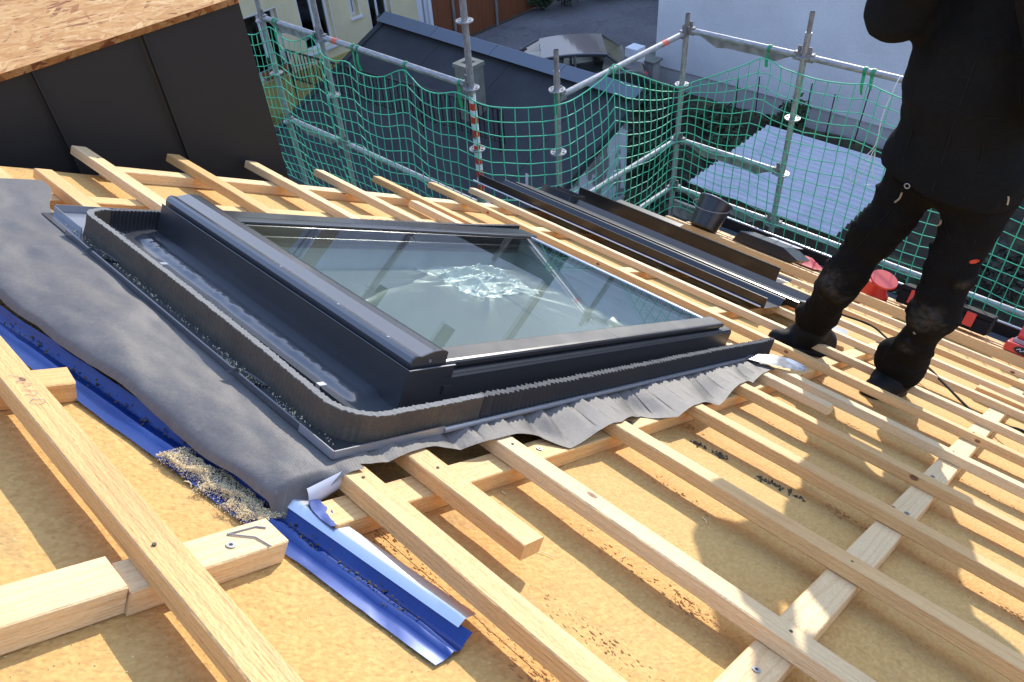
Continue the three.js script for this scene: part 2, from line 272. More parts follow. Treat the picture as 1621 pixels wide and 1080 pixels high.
function rope(pts, r, seg = 40, n = 6, closed = false) { return new THREE.TubeGeometry(new THREE.CatmullRomCurve3(pts.map((p) => V3(p)), closed, 'catmullrom', 0.5), seg, r, n, closed); }
const merge = (list) => mergeGeometries(list.map((g) => { let h = g.index ? g.toNonIndexed() : g; for (const k of Object.keys(h.attributes)) if (!['position', 'normal', 'uv'].includes(k)) h.deleteAttribute(k); if (!h.attributes.normal) h.computeVertexNormals(); if (!h.attributes.uv) h.setAttribute('uv', new THREE.BufferAttribute(new Float32Array(h.attributes.position.count * 2), 2)); return h; }), false);

// ================= the setting =================
// ---- own house: insulated roof surface and the walls below it ----
const HB = -0.068;                                 // top of the insulation below the batten tops
{
  const g = new THREE.Group(); g.name = 'roof_insulation'; g.userData.kind = 'structure'; g.position.copy(R(0, 0, HB)); g.rotation.x = -PITCH; scene.add(g);
  // boards round the window opening, each its own panel; joints 1.5 mm
  const rects = [[-2.66, 1.5, -1.2, 0.79], [-2.66, -1.83, 0.7915, 2.59], [-1.8285, -0.93, 0.7915, 1.04], [-1.8285, -0.93, 2.43, 2.59], [-0.9285, 1.5, 0.7915, 2.59], [-2.66, -0.72, 2.5915, 4.05], [-0.7185, 1.5, 2.5915, 4.05], [-2.66, -1.23, 4.0515, 5.88], [-1.2285, 1.5, 4.0515, 5.88]];
  rects.forEach(([x0, x1, b0, b1]) => {
    const nu = Math.ceil((x1 - x0) / 0.03), nv = Math.ceil((b1 - b0) / 0.03);
    const top = sheet(nu, nv, (u, v) => { const x = lerp(x0, x1, u), b = lerp(b0, b1, v), e = (u === 0 || u === 1 || v === 0 || v === 1) ? 0.0006 : 0; return [x, 0.0045 * nz(x * 6, b * 6, 3) + 0.003 * nz(x * 19, b * 19, 5) - e, -b]; });
    const side = box(x0, x1, -0.08, -0.006, -b1, -b0);
    mesh('insulation_board', merge([top, side]), M.board, g);
  });
  // the body of the house under the roof
  const y0 = (b) => EYE - SN * b + CS * (-0.16 - HC), z0 = (b) => -CS * b - SN * (-0.16 - HC);
  structure('house_wall', prism([[0, z0(5.6)], [y0(5.6), z0(5.6)], [y0(2.6), z0(2.6)], [y0(2.6) - 0.6, z0(2.6)], [y0(2.6) - 0.6, z0(0.95)], [y0(0.95), z0(0.95)], [y0(-1.2), z0(-1.2)], [0, z0(-1.2)]], -2.6, 1.45), M.plasterGrey);
}
M.rust = std({ color: lin(0.10, 0.075, 0.055), roughness: 0.7, metalness: 0.3 });
// ---- battens and counter battens: every one a thing ----
let seedN = 100;
const woodOf = () => M.wood[Math.floor(rnd() * 3)];
function batten(label, x0, x1, b, o = {}) {
  const w = o.w ?? 0.05, h = o.h ?? 0.03, top = o.top ?? 0, s = seedN++, g = beam(x1 - x0, w, h, s, o);
  const m = new THREE.Mesh(g, o.mat ?? woodOf()); m.name = numbered(o.name ?? 'roof_batten'); m.castShadow = m.receiveShadow = true;
  m.position.copy(R((x0 + x1) / 2, b + w / 2, top - h / 2)); m.rotation.x = -PITCH; if (o.skew) m.rotation.set(-PITCH, 0, 0), m.rotateY(o.skew); if (o.roll) m.rotateX(o.roll);
  tag(m, label, o.category ?? 'batten', o.group ?? 'roof battens running along the slope'); scene.add(m);
  for (const [x, z] of o.nails ?? []) { const n = mesh('nail', uvBox(new THREE.CylinderGeometry(0.0028, 0.0028, 0.002, 10)), M.rust, m); n.position.set(x - (x0 + x1) / 2, h / 2 + 0.0006, z); }
  return m;
}
const nl = (xs) => xs.flatMap((x) => rnd() < 0.5 ? [[x + 0.012 * (rnd() - 0.5), 0.016 * (rnd() - 0.5)]] : []);
const CB = [-0.148, -0.72, -1.23, -1.70, -2.25, -2.625];
batten('long pale batten nearest the camera, crossing the lower left corner above the blue gutter', -2.3, 1.3, 0.424, { nails: nl([-0.72, -0.148, -1.23]) });
batten('long batten just downslope of the blue gutter, running out from under the flashing corner', -2.84, 1.3, 0.762, { nails: nl([-0.74, -0.148]) });
batten('short batten ending in a clean sawn face below the flashing corner', -2.42, -0.494, 0.905, { nails: nl([-0.72]) });
batten('first long batten beyond the short sawn one, starting under the pleated grey membrane', -0.90, 1.3, 1.117, { nails: nl([-0.72, -0.148]) });
batten('second long batten from the short sawn one, starting under the pleated membrane', -0.90, 1.3, 1.474, { nails: nl([-0.72, -0.148]) });
batten('third long batten from the short sawn one, starting under the pleated membrane', -0.88, 1.3, 1.834, { nails: nl([-0.72, -0.148]) });
batten('fourth long batten from the short sawn one, starting under the pleated membrane', -0.86, 1.3, 2.196, { nails: nl([-0.72, -0.148]) });
batten('short batten end lying beside the right end of the pleated membrane', -2.46, -0.49, 2.432, { nails: nl([-0.72]) });
batten('long batten just right of the short one at the membrane end', -0.92, 1.3, 2.566, { nails: nl([-0.72, -0.148]) });
batten('batten directly behind the roof window, in front of both work boots', -2.86, 1.3, 2.925, { nails: nl(CB) });
batten('second batten behind the roof window, passing just behind the boots', -2.852, 1.3, 3.240, { nails: nl(CB) });
batten('third batten behind the roof window, under the front dark flashing', -2.6, 1.3, 3.648, { nails: nl(CB) });
batten('fourth batten behind the roof window, under the black cable', -2.6, 1.3, 4.022, { nails: nl(CB) });
batten('fifth batten behind the roof window, under the tall dark flashing', -2.6, 1.3, 4.392, { nails: nl(CB) });
batten('sixth batten behind the roof window, second from the raised eave beam', -2.6, 1.3, 4.742, { nails: nl(CB) });
batten('thick raised eave beam in front of the black bucket and tool case', -2.6, 1.3, 5.09, { top: 0.028, h: 0.058, name: 'eave_beam', category: 'beam', group: 'timbers at the eave' });
batten('thin batten beside the gutter, behind the raised eave beam', -2.6, 1.3, 5.44, { group: 'timbers at the eave' });
batten('wide pale eave board along the black gutter', -2.6, 1.3, 5.60, { w: 0.14, h: 0.024, top: -0.006, name: 'eave_board', category: 'board', group: 'timbers at the eave' });
// pieces on the far side of the window, ending at the dark clad wall
batten('leftmost batten end sticking out in front of the dark clad wall', -2.757, -1.9, 1.135, { nails: nl([-2.25, -2.62]) });
batten('second batten end from the left in front of the dark clad wall', -2.80, -1.9, 1.487, { nails: nl([-2.25, -2.62]) });
batten('third batten end from the left, at the right edge of the dark clad wall', -2.842, -1.9, 1.841, { nails: nl([-2.25, -2.62]) });
batten('batten end sticking out just right of the dark clad wall, before the net', -2.839, -1.9, 2.185, { nails: nl([-2.25, -2.62]) });
batten('second batten end right of the dark clad wall, before the net', -2.85, -1.9, 2.539, { nails: nl([-2.25, -2.62]) });
// counter battens up and down the slope
function counter(label, x, b0, b1, o = {}) {
  const w = o.w ?? 0.06, h = o.h ?? 0.037, top = o.top ?? -0.0305, s = seedN++, g = beam(b1 - b0, w, h, s, { rag: o.rag, wob: 0.001, ch: 0.002 });
  const m = new THREE.Mesh(g, o.mat ?? woodOf()); m.name = numbered('counter_batten'); m.castShadow = m.receiveShadow = true;
  m.position.copy(R(x, (b0 + b1) / 2, top - h / 2)); m.rotation.x = -PITCH; m.rotateY(Math.PI / 2); tag(m, label, 'counter batten', 'counter battens running down the slope'); scene.add(m);
  for (const [b, z] of o.screws ?? []) {                    // countersunk screws
    const sc = mesh('screw', uvBox(new THREE.CylinderGeometry(0.0068, 0.005, 0.003, 16)), M.galv, m); sc.position.set(b - (b0 + b1) / 2, h / 2 + 0.0004, z);
    const rc = mesh('screw_recess', uvBox(new THREE.CylinderGeometry(0.0026, 0.0026, 0.0036, 6)), M.black, sc); rc.position.y = 0.0002;
  }
  return m;
}
counter('long counter batten crossing under the near battens at lower right', -0.148, 0.86, 5.7, { mat: M.wood[2], screws: [[1.98, 0.008], [2.36, -0.006], [1.05, 0]] });
counter('sawn off counter batten with a screw and pencil mark above the blue gutter', -0.72, 0.402, 0.618, { rag: 0.006, mat: M.wood[2], screws: [[0.545, 0.004]] });
counter('thicker counter batten piece at the lower left edge, butted against the sawn one', -0.728, -0.9, 0.400, { top: -0.026, h: 0.041, w: 0.064, mat: M.wood[2] });
counter('counter batten starting with a rough sawn end below the flashing corner', -0.72, 0.702, 2.60, { rag: 0.008, screws: [[1.24, 0], [1.6, 0.006]] });
counter('counter batten between the battens behind the right end of the window', -0.72, 2.615, 5.7, { screws: [[3.1, 0]] });
counter('ragged counter batten stub at the left edge above the blue gutter', -1.23, -0.9, 0.545, { rag: 0.012 });
counter('counter batten behind the middle of the window, hidden below it upslope', -1.23, 2.45, 5.7);
counter('counter batten behind the window, left of the middle one', -1.70, 2.45, 5.7);
counter('counter batten running along the far side of the window', -2.25, 0.70, 5.7);
counter('outermost counter batten along the far roof edge, before the dark wall and net', -2.625, 1.19, 5.7, { mat: M.wood[2] });
// pencil and staple marks on the sawn counter batten
{
  const t = tag(mesh('pencil_mark', new THREE.BufferGeometry(), M.grey, scene), 'bent pencil line drawn on the sawn off counter batten', 'pencil mark');
  const pts = [[-0.752, 0.555], [-0.722, 0.583], [-0.727, 0.602], [-0.7, 0.585]], gs = [];
  const seg = [[[-0.690, 0.590], [-0.716, 0.582]], [[-0.716, 0.582], [-0.738, 0.552]], [[-0.738, 0.552], [-0.736, 0.595]], [[-0.736, 0.595], [-0.728, 0.606]]];
  for (const [[a0, b0], [a1, b1]] of seg) { const L = Math.hypot(a1 - a0, b1 - b0), q = new THREE.BoxGeometry(L, 0.0022, 0.0011); q.rotateY(Math.atan2(b1 - b0, a1 - a0)); q.translate((a0 + a1) / 2 + 0.718, 0, -(b0 + b1) / 2 + 0.58); gs.push(q); }
  t.geometry = merge(gs); t.position.copy(R(-0.718, 0.58, -0.0288)); t.rotation.x = -PITCH;
}
{ // carpenter's scribble on the nearest batten
  const strokes = [[[-1.19, 0.436], [-1.175, 0.452], [-1.168, 0.440], [-1.155, 0.456], [-1.150, 0.443]], [[-1.140, 0.438], [-1.132, 0.455], [-1.120, 0.448], [-1.126, 0.437]], [[-1.110, 0.440], [-1.100, 0.456], [-1.092, 0.444], [-1.102, 0.436], [-1.112, 0.446]]];
  const t = tag(mesh('pencil_mark', merge(strokes.map((q) => rope(q.map(([a, b]) => [a + 1.14, 0.0006, -b + 0.446]), 0.00045, 30, 4))), M.grey, scene), 'pencil scribble on the long batten nearest the camera', 'pencil mark'); t.position.copy(R(-1.14, 0.446, 0.0005)); t.rotation.x = -PITCH;
}
// sawdust, shavings and crumbs lying on the boards
function crumbs(name, label, n, place, mat, s0, s1, long) {
  const g = new THREE.IcosahedronGeometry(1, 0), q = g.attributes.position; for (let i = 0; i < q.count; i++) { const k = 0.7 + 0.5 * hash(Math.round(q.getX(i) * 99), Math.round(q.getY(i) * 99), Math.round(q.getZ(i) * 99)); q.setXYZ(i, q.getX(i) * k, q.getY(i) * k, q.getZ(i) * k); } g.computeVertexNormals();
  const m = new THREE.InstancedMesh(g, mat, n), d = new THREE.Object3D(), k = rng(n + 3);
  for (let i = 0; i < n; i++) { const [a, b, h] = place(k), s = lerp(s0, s1, Math.pow(k(), 2.4)); d.position.copy(R(a, b, h + s * 0.3)); if (long) { d.rotation.set(-PITCH + 0.4 * (k() - 0.5), 0.9 * (k() - 0.5), 0.4 * (k() - 0.5)); d.scale.set(s * (1 + 2.6 * k()), s * 0.6, s * (0.6 + 0.5 * k())); } else { d.rotation.set(k() * 6, k() * 6, k() * 6); d.scale.set(s * (0.7 + 1.6 * k()), s * 0.7, s * (0.6 + 0.8 * k())); } d.updateMatrix(); m.setMatrixAt(i, d.matrix); m.setColorAt(i, new THREE.Color().setScalar(0.65 + 0.5 * k())); }
  m.name = numbered(name); m.castShadow = m.receiveShadow = true; m.userData = { kind: 'stuff', label, category: 'sawdust' }; scene.add(m); return m;
}
const bRows = [0.424, 0.762, 0.905, 1.117, 1.474, 1.834, 2.196, 2.566, 2.925, 3.262, 3.648, 4.022, 4.392];
crumbs('sawdust', 'wood fibre crumbs and sawdust scattered along the battens on the boards', 7000, (k) => { const b = bRows[Math.floor(k() * k() * bRows.length)] + 0.005 + 0.035 * k() + 0.012 * Math.sin(k() * 6); let a = lerp(-0.7, 0.5, k()); if (k() < 0.3) a = lerp(-2.6, -1.95, k()); for (let t = 0; t < 4 && nz(a * 7, b * 5, 88) < 0.06; t++) a = lerp(-0.7, 0.5, k()); return [a, b, HB - 0.0006]; }, M.crumbMid, 0.0004, 0.0024, true);
crumbs('fine_sawdust', 'fine loose fibres spread over the insulation boards', 7000, (k) => [lerp(-1.3, 0.55, k()), lerp(0.05, 3.2, k() * k()), HB], M.crumb, 0.0004, 0.0014);
crumbs('moss_crumbs', 'dark mossy crumbs along the second long batten past the short one', 240, (k) => { const t = Math.floor(k() * 5), c = [-0.60, -0.545, -0.43, -0.40, -0.35][t], q = k() + k() + k() - 1.5; return [c + 0.022 * q, [1.79, 1.798, 1.80, 1.806, 1.81][t] + 0.014 * (k() + k() + k() - 1.5) * (0.4 + k()) + 0.1 * 0.022 * q, HB - 0.001]; }, M.crumbDark, 0.0010, 0.0060);
crumbs('sawdust_heap', 'heap of pale sawdust in the blue gutter under the grey membrane', 22000, (k) => { const t = k(), u = (k() + k() + k()) / 3; return [lerp(-0.99, -0.77, t), lerp(0.588, 0.658, u) + 0.05 * (t - 0.5) + 0.05 * nz(t * 8, u * 4, 44), -0.062 + 0.012 * Math.sin(Math.PI * u) * (0.55 + 0.45 * k()) * (0.6 + 0.8 * vn(t * 9, u * 4, 64, 64, 5))]; }, M.crumb, 0.0002, 0.0011);
crumbs('gutter_debris_and_shade', 'debris lying in the blue gutter, its dark crumbs also standing in for shadow', 700, (k) => { const x = lerp(-1.85, -0.5, k()); return [x, 0.664 + 0.15 * (x + 0.75) + 0.016 * (k() + k() + k() - 1.5), -0.060 + 0.005 * k()]; }, M.crumbDark, 0.0003, 0.0028);  // loose debris; the dark crumbs also paint the shadow under the membrane edge
crumbs('flashing_dust', 'sawdust specks lying on the dark window flashing', 620, (k) => { const x = lerp(-1.9, -0.83, k()); const c = k() < 0.35 ? [-1.14, -0.95, -1.08][Math.floor(k() * 3)] + 0.05 * (k() + k() - 1) : x; return [c, 0.777 + 0.022 * k() * k() + (c === x ? 0.012 : 0), 0.009]; }, M.crumb, 0.0004, 0.0019);
// shavings and splinters
{
  const k = rng(77), curl = [];
  for (let i = 0; i < 14; i++) {
    const a = lerp(-1.1, 0.3, k()), b = lerp(0.3, 1.7, k()), L = 0.012 + 0.035 * k(), an = k() * 6.28, c = 0.006 * k();
    const m = tag(mesh('wood_splinter', rope([[-L / 2, 0, 0], [-L / 6, c, 0.002], [L / 5, c, -0.002], [L / 2, 0.001, 0]], 0.0007 + 0.0006 * k(), 8, 4), M.crumb, scene), 'thin wood splinter lying loose on the insulation board', 'splinter', 'wood splinters on the boards');
    m.position.copy(R(a, b, HB + 0.002)); m.rotation.set(-PITCH, 0, 0); m.rotateY(an);
  }
}
// ---- the dark clad dormer with its strand board roof ----
{
  const X = -2.87, zF = -1.455, yT = EYE - 0.905, g = thing('dormer', 'dark metal clad dormer with strand board roof at upper left', 'dormer', [X - 1.2, EYE - 3.4, 0.3]);
  const zs = [-1.455, -1.058, -0.673, -0.288, 0.097, 0.482, 0.867, 1.6];
  wpart('core_wall', box(X - 2.4, X - 0.012, EYE - 3.4, yT - 0.002, zF + 0.012, 1.62), M.black, g);
  for (let i = 0; i < zs.length - 1; i++) {
    wpart('wall_panel', box(X - 0.0115, X - 0.0005 * (i % 2), EYE - 3.4, yT, zs[i] + 0.0012, zs[i + 1] - 0.0012, 'y'), M.clad, g);
    if (i) wpart('standing_seam', prismY([[X - 0.001, zs[i] - 0.012], [X + 0.004, zs[i] - 0.011], [X + 0.005, zs[i] - 0.003], [X + 0.024, zs[i] - 0.002], [X + 0.024, zs[i] + 0.003], [X + 0.004, zs[i] + 0.004], [X - 0.001, zs[i] + 0.012]], EYE - 3.4, yT - 0.001), M.clad, g);
  }
  for (let i = 0; i < 5; i++) wpart('front_panel', box(X - 0.033 - 0.46 * (i + 1), X - 0.034 - 0.46 * i, EYE - 3.4, yT - 0.001, zF + 0.001, zF + 0.0115, 'y'), M.clad, g);
  const o = wpart('roof_board', uvBox(new THREE.BoxGeometry(2.42, 0.022, 3.08).translate(X - 1.198, yT + 0.0112, zF + 1.545), 0, 0, 'z'), M.osb, g);
  const e = wpart('board_edge', uvBox(new THREE.BoxGeometry(0.0022, 0.0214, 3.07).translate(X + 0.0135, yT + 0.0112, zF + 1.545), 0.3, 0.2, 'z'), std({ map: osbTex, color: lin(0.50, 0.34, 0.20), roughness: 0.95, bumpMap: boardBump, bumpScale: 0.006 }), g);
}
function prismY(pts, y0, y1) { const s = new THREE.Shape(pts.map(([x, z]) => new THREE.Vector2(x, -z))), g = new THREE.ExtrudeGeometry(s, { depth: y1 - y0, bevelEnabled: false }); g.rotateX(-Math.PI / 2); g.translate(0, y0, 0); return uvBox(g, 0, 0, 'y'); }
// ---- eave gutter ----
{
  const g = thing('eave_gutter', 'black metal gutter running along the eave in front of the net', 'gutter', [-0.7, EYE - 3.6, -4.9]);
  const P = [[-3.545, -4.735], [-3.60, -4.762], [-3.655, -4.80], [-3.67, -4.86], [-3.665, -4.93], [-3.635, -4.985], [-3.552, -5.0]];
  wpart('trough', folded(P.map(([y, z]) => [EYE + y, z]), -2.78, 1.4, 0.0018), M.flash, g);
  wpart('bead', tube([-2.78, EYE - 3.547, -5.004], [1.4, EYE - 3.547, -5.004], 0.009, 10), M.lip, g);
  wpart('end_cap', prism(P.map(([y, z]) => [EYE + y, z]), -2.783, -2.781), M.flash, g);
}

// ================= the roof window =================
// solid profile [[x, y] ...] extruded down the slope from b0 to b1
function prismB(pts, b0, b1, bev = 0) { const s = new THREE.Shape(pts.map(([x, y]) => new THREE.Vector2(x, y))), g = new THREE.ExtrudeGeometry(s, { depth: b1 - b0 - 2 * bev, bevelEnabled: bev > 0, bevelSize: bev, bevelThickness: bev, bevelOffset: -bev, bevelSegments: 2 }); g.translate(0, 0, -b1 + bev); return uvBox(g, 0, 0, 'z'); }
const bh = (list) => list.map(([b, h]) => [h, -b]);                 // [down slope, height] -> [y, z] profile
{
  const w = roofThing('roof_window', 'large grey framed roof window with reflecting glass set in the slope', 'roof window', [-1.3675, 1.745, 0]);
  const fr = rpart('frame', merge([box(-0.94, -0.8965, 0.004, 0.0685, -2.497, -1.005), box(-1.842, -1.79, 0.004, 0.0685, -2.497, -1.005), box(-1.79, -0.94, 0.004, 0.080, -1.055, -1.005), box(-1.79, -0.94, 0.004, 0.0685, -2.497, -2.425)]), M.black, w);
  rpart('frame_cladding', prismB([[-0.8945, 0.006], [-0.893, 0.062], [-0.8985, 0.0705], [-0.9035, 0.0722], [-0.938, 0.0715], [-0.938, 0.0695], [-0.8965, 0.069], [-0.896, 0.006]], 1.113, 2.503), M.metal, w);
  rpart('frame_cladding', prismB([[-1.8445, 0.006], [-1.846, 0.062], [-1.840, 0.0715], [-1.80, 0.0715], [-1.80, 0.0695], [-1.843, 0.069]], 1.0, 2.503), M.metal, w);
  rpart('frame_cladding', prism(bh([[2.4985, 0.006], [2.503, 0.065], [2.496, 0.0715], [2.43, 0.0712], [2.43, 0.0692], [2.4975, 0.0688]]), -1.842, -0.8965), M.metal, w);
  // sash
  const sash = rpart('sash', merge([box(-0.958, -0.912, 0.0735, 0.0862, -2.438, -1.06), box(-1.828, -1.748, 0.0735, 0.0862, -2.438, -1.06), box(-1.748, -0.958, 0.070, 0.0845, -2.438, -2.398), box(-1.748, -0.958, 0.070, 0.0845, -1.10, -1.06)]), M.black, w);
  const sp = [[-0.906, 0.0795], [-0.9045, 0.0885], [-0.9075, 0.0922], [-0.913, 0.0937], [-0.9585, 0.0952], [-0.9625, 0.0935], [-0.9625, 0.0868], [-0.909, 0.0866]];
  rpart('sash_cladding', prismB(sp, 1.088, 1.7615, 0.0004), M.metal, w, sash);
  rpart('sash_cladding', prismB(sp, 1.7625, 2.443, 0.0004), M.metal, w, sash);
  const sf = [[-1.7425, 0.0868], [-1.7425, 0.0905], [-1.746, 0.0937], [-1.7655, 0.0935], [-1.767, 0.0905], [-1.7705, 0.0905], [-1.772, 0.0928], [-1.83, 0.0905], [-1.834, 0.087], [-1.834, 0.076], [-1.8295, 0.076], [-1.829, 0.0864]];
  rpart('sash_cladding', prismB(sf, 1.088, 1.7615, 0.0004), M.metalGloss, w, sash);
  rpart('sash_cladding', prismB(sf, 1.7625, 2.443, 0.0004), M.metalGloss, w, sash);
  const gasket = (x0, x1, b0, b1) => rpart('gasket', box(x0, x1, 0.0846, 0.0876, -b1, -b0), M.rubber, w, sash);
  gasket(-0.9665, -0.963, 1.09, 2.40); gasket(-1.742, -1.7385, 1.09, 2.40);
  rpart('edge_trim', prism(bh([[2.4005, 0.0846], [2.4005, 0.0892], [2.404, 0.0898], [2.405, 0.0885], [2.409, 0.0885], [2.410, 0.0896], [2.414, 0.089], [2.4145, 0.0846]]), -1.742, -0.963), M.silver, w, sash);
  rpart('inner_trim', prismB([[-0.9668, 0.0878], [-0.9668, 0.0884], [-0.9685, 0.0884], [-0.9685, 0.0866]], 1.09, 2.40), M.silver, w, sash);
  rpart('glass_pane', sheet(1, 1, (u, v) => [lerp(-1.7384, -0.9666, u), 0.0864, -lerp(1.086, 2.4004, v)]), M.glass, w, sash);
  rpart('inner_pane', sheet(1, 1, (u, v) => [lerp(-1.747, -0.959, u), 0.0715, -lerp(1.101, 2.397, v)]), M.glass, w, sash);
  // hood over the head of the window
  const hoodP = [[1.0005, 0.084], [0.9985, 0.101], [1.0025, 0.1105], [1.0095, 0.1145], [1.0165, 0.1140], [1.023, 0.1128], [1.034, 0.1155], [1.056, 0.1212], [1.076, 0.1218], [1.087, 0.1195], [1.092, 0.1165], [1.094, 0.0885], [1.0905, 0.0885], [1.0885, 0.112], [1.02, 0.108], [1.004, 0.105], [1.003, 0.084]];
  const hood = rpart('hood', prism(bh(hoodP), -1.852, -0.9045), M.metalGloss, w);
  rpart('hood_end_cap', prism(bh([[0.9995, 0.086], [0.9975, 0.101], [1.0015, 0.1105], [1.0095, 0.1153], [1.0165, 0.1148], [1.023, 0.1134], [1.034, 0.1161], [1.056, 0.1219], [1.076, 0.1226], [1.088, 0.1202], [1.0945, 0.117], [1.0955, 0.0895]]), -0.9043, -0.9005, 0.0008), M.metal, w, hood);
  const scw = rpart('cap_screw', uvBox(new THREE.CylinderGeometry(0.0033, 0.0033, 0.002, 12).rotateZ(Math.PI / 2).translate(-0.8998, 0.103, -1.047)), M.lip, w, hood);
  for (const x of [-0.99, -1.15, -1.36]) rpart('rivet', uvBox(new THREE.CylinderGeometry(0.0028, 0.0032, 0.0014, 10).translate(x, 0.1153, -1.0125)), M.lip, w, hood);
  // lining of the opening
  rpart('lining', merge([box(-0.952, -0.940, -0.5, 0.070, -2.424, -1.056), box(-1.802, -1.790, -0.5, 0.0685, -2.424, -1.056), box(-1.789, -0.953, -0.5, 0.0695, -1.069, -1.057), box(-1.789, -0.953, -0.5, 0.0695, -2.4235, -2.411)]), std({ color: lin(0.40, 0.44, 0.42), roughness: 0.8 }), w);
  rpart('lining_floor', box(-1.789, -0.953, -0.512, -0.502, -2.41, -1.07), std({ color: lin(0.20, 0.24, 0.22), roughness: 0.9 }), w);
}
// crumpled protective film hung below the glass
{
  const g = roofThing('plastic_film', 'crumpled clear plastic film hanging below the window glass', 'plastic film', [-1.3675, 1.745, -0.06]);
  const crease = (x, b, s) => { const n = nz(x, b, s); return 1 - Math.min(1, Math.abs(n) * 9); };
  rpart('film', sheet(170, 240, (u, v) => {
    const x = lerp(-1.785, -0.957, u), b = lerp(1.074, 2.406, v), e = Math.min(u, 1 - u, v, 1 - v);
    const dx = x + 1.58, db = (b - 2.00) * 0.8, d = Math.hypot(dx, db), an = Math.atan2(db, dx), core = Math.exp(-d * d / 0.016);
    const sag = -0.05 * smooth(0, 0.10, e);
    const rad = 0.0035 * Math.max(0, 1 - Math.abs(nz(an * 2.2 + 40, d * 0.5, 17)) * 7) * smooth(0.06, 0.14, d) * smooth(0.5, 0.2, d);
    const c = 0.005 * Math.pow(crease(x * 2.6 + b * 0.9, b * 1.5 - x, 11), 3) + core * (0.022 * crease(x * 6, b * 1.6, 13) + 0.012 * crease(x * 13, b * 3 + x * 4, 14) + 0.003 * nz(x * 40, b * 10, 16)) + 0.0015 * nz(x * 3, b * 3, 15);
    return [x, 0.02 + sag + (rad + c) * smooth(0, 0.06, e), -b];
  }), M.film, g);
  rpart('bunched_film', sheet(90, 90, (u, v) => { const a = (u - 0.5) * 2, c = (v - 0.5) * 2, r = Math.hypot(a, c), ed = smooth(1.25, 0.2, r); const x = -1.585 + 0.13 * a * (1 + 0.5 * nz(c * 3, a * 3, 71)), b = 2.00 + 0.19 * c * (1 + 0.5 * nz(a * 3, c * 3, 72)); return [x, -0.028 + 0.03 * ed * (0.4 + crease(a * 2.2, c * 0.9, 73)) + 0.014 * crease(a * 5, c * 2 + a, 74) * ed + 0.006 * nz(a * 14, c * 9, 75), -b]; }), M.filmBunch, g);
}
// ---- flashing kit round the window ----
const foamPath = (() => {
  const p = [], arc = (cx, cb, r, a0, a1, n) => { for (let i = 0; i <= n; i++) { const a = lerp(a0, a1, i / n); p.push([cx + r * Math.cos(a), cb - r * Math.sin(a)]); } };
  p.push([-0.800, 2.655], [-0.806, 2.61], [-0.812, 2.52], [-0.815, 2.3], [-0.814, 1.8], [-0.815, 1.135]);
  p.push([-0.815, 1.0], [-0.816, 0.93]); arc(-0.893, 0.882, 0.077, 0, Math.PI / 2, 8); p.push([-1.1, 0.812], [-1.45, 0.815], [-1.76, 0.812]);
  arc(-1.815, 0.868, 0.058, Math.PI / 2, Math.PI, 8); p.push([-1.885, 1.0], [-1.90, 1.3], [-1.93, 1.9], [-1.95, 2.3], [-1.985, 2.62]);
  const c = new THREE.CatmullRomCurve3(p.map(([x, b]) => new THREE.Vector3(x, 0, -b)), false, 'centripetal'); return c;
})();
function foamStrip(s0, s1, o) {                     // between two arc lengths; returns wall and cut edge
  const L = foamPath.getLength(), n = Math.ceil((s1 - s0) / o.step), wall = [], top = [], k = rng(o.seed);
  const row = []; for (let i = 0; i <= n; i++) { const s = lerp(s0, s1, i / n), u = clamp(s / L), q = foamPath.getPointAt(u), t = foamPath.getTangentAt(u); row.push([q.x, q.z, -t.z, t.x, s]); }
  const P = (r, side, y, i) => { const w = o.half + o.rib(i, r[4], side, y); return [r[0] + r[2] * w * side, y, r[1] + r[3] * w * side]; };
  const y0 = 0.004, ym = o.hm ?? 0.03, quad = (A, a, b, c, d) => A.push(...a, ...b, ...c, ...a, ...c, ...d);
  const hy = row.map((r, i) => (o.hgt ?? 0.062) + (o.jag ?? 0.0012) * (k() - 0.5) + (o.end ? 0.010 * smooth(0.12, 0, Math.min(r[4] - s0 + 0.001, 9)) : 0));
  for (let i = 0; i < n; i++) {
    const a = row[i], b = row[i + 1];
    for (const sd of [-1, 1]) { quad(wall, P(a, sd, y0, i), P(b, sd, y0, i + 1), P(b, sd, ym, i + 1), P(a, sd, ym, i)); quad(wall, P(a, sd, ym, i), P(b, sd, ym, i + 1), P(b, sd, hy[i + 1], i + 1), P(a, sd, hy[i], i)); }
    if (k() > 0.0) { const e = 0.0010, za = hy[i] + e, zb = hy[i + 1] + e; quad(top, P(a, -1, za, i), P(b, -1, zb, i + 1), P(b, 1, zb, i + 1), P(a, 1, za, i)); for (const sd of [-1, 1]) quad(top, P(a, sd, za, i), P(b, sd, zb, i + 1), P(b, sd, zb - 0.002, i + 1), P(a, sd, za - 0.002, i)); }
  }
  for (const i of [0, n]) quad(wall, P(row[i], -1, y0, i), P(row[i], 1, y0, i), P(row[i], 1, hy[i], i), P(row[i], -1, hy[i], i));
  const mk = (v) => { const g = new THREE.BufferGeometry(); g.setAttribute('position', new THREE.Float32BufferAttribute(v, 3)); return uvBox(g); };
  return [mk(wall), mk(top)];
}
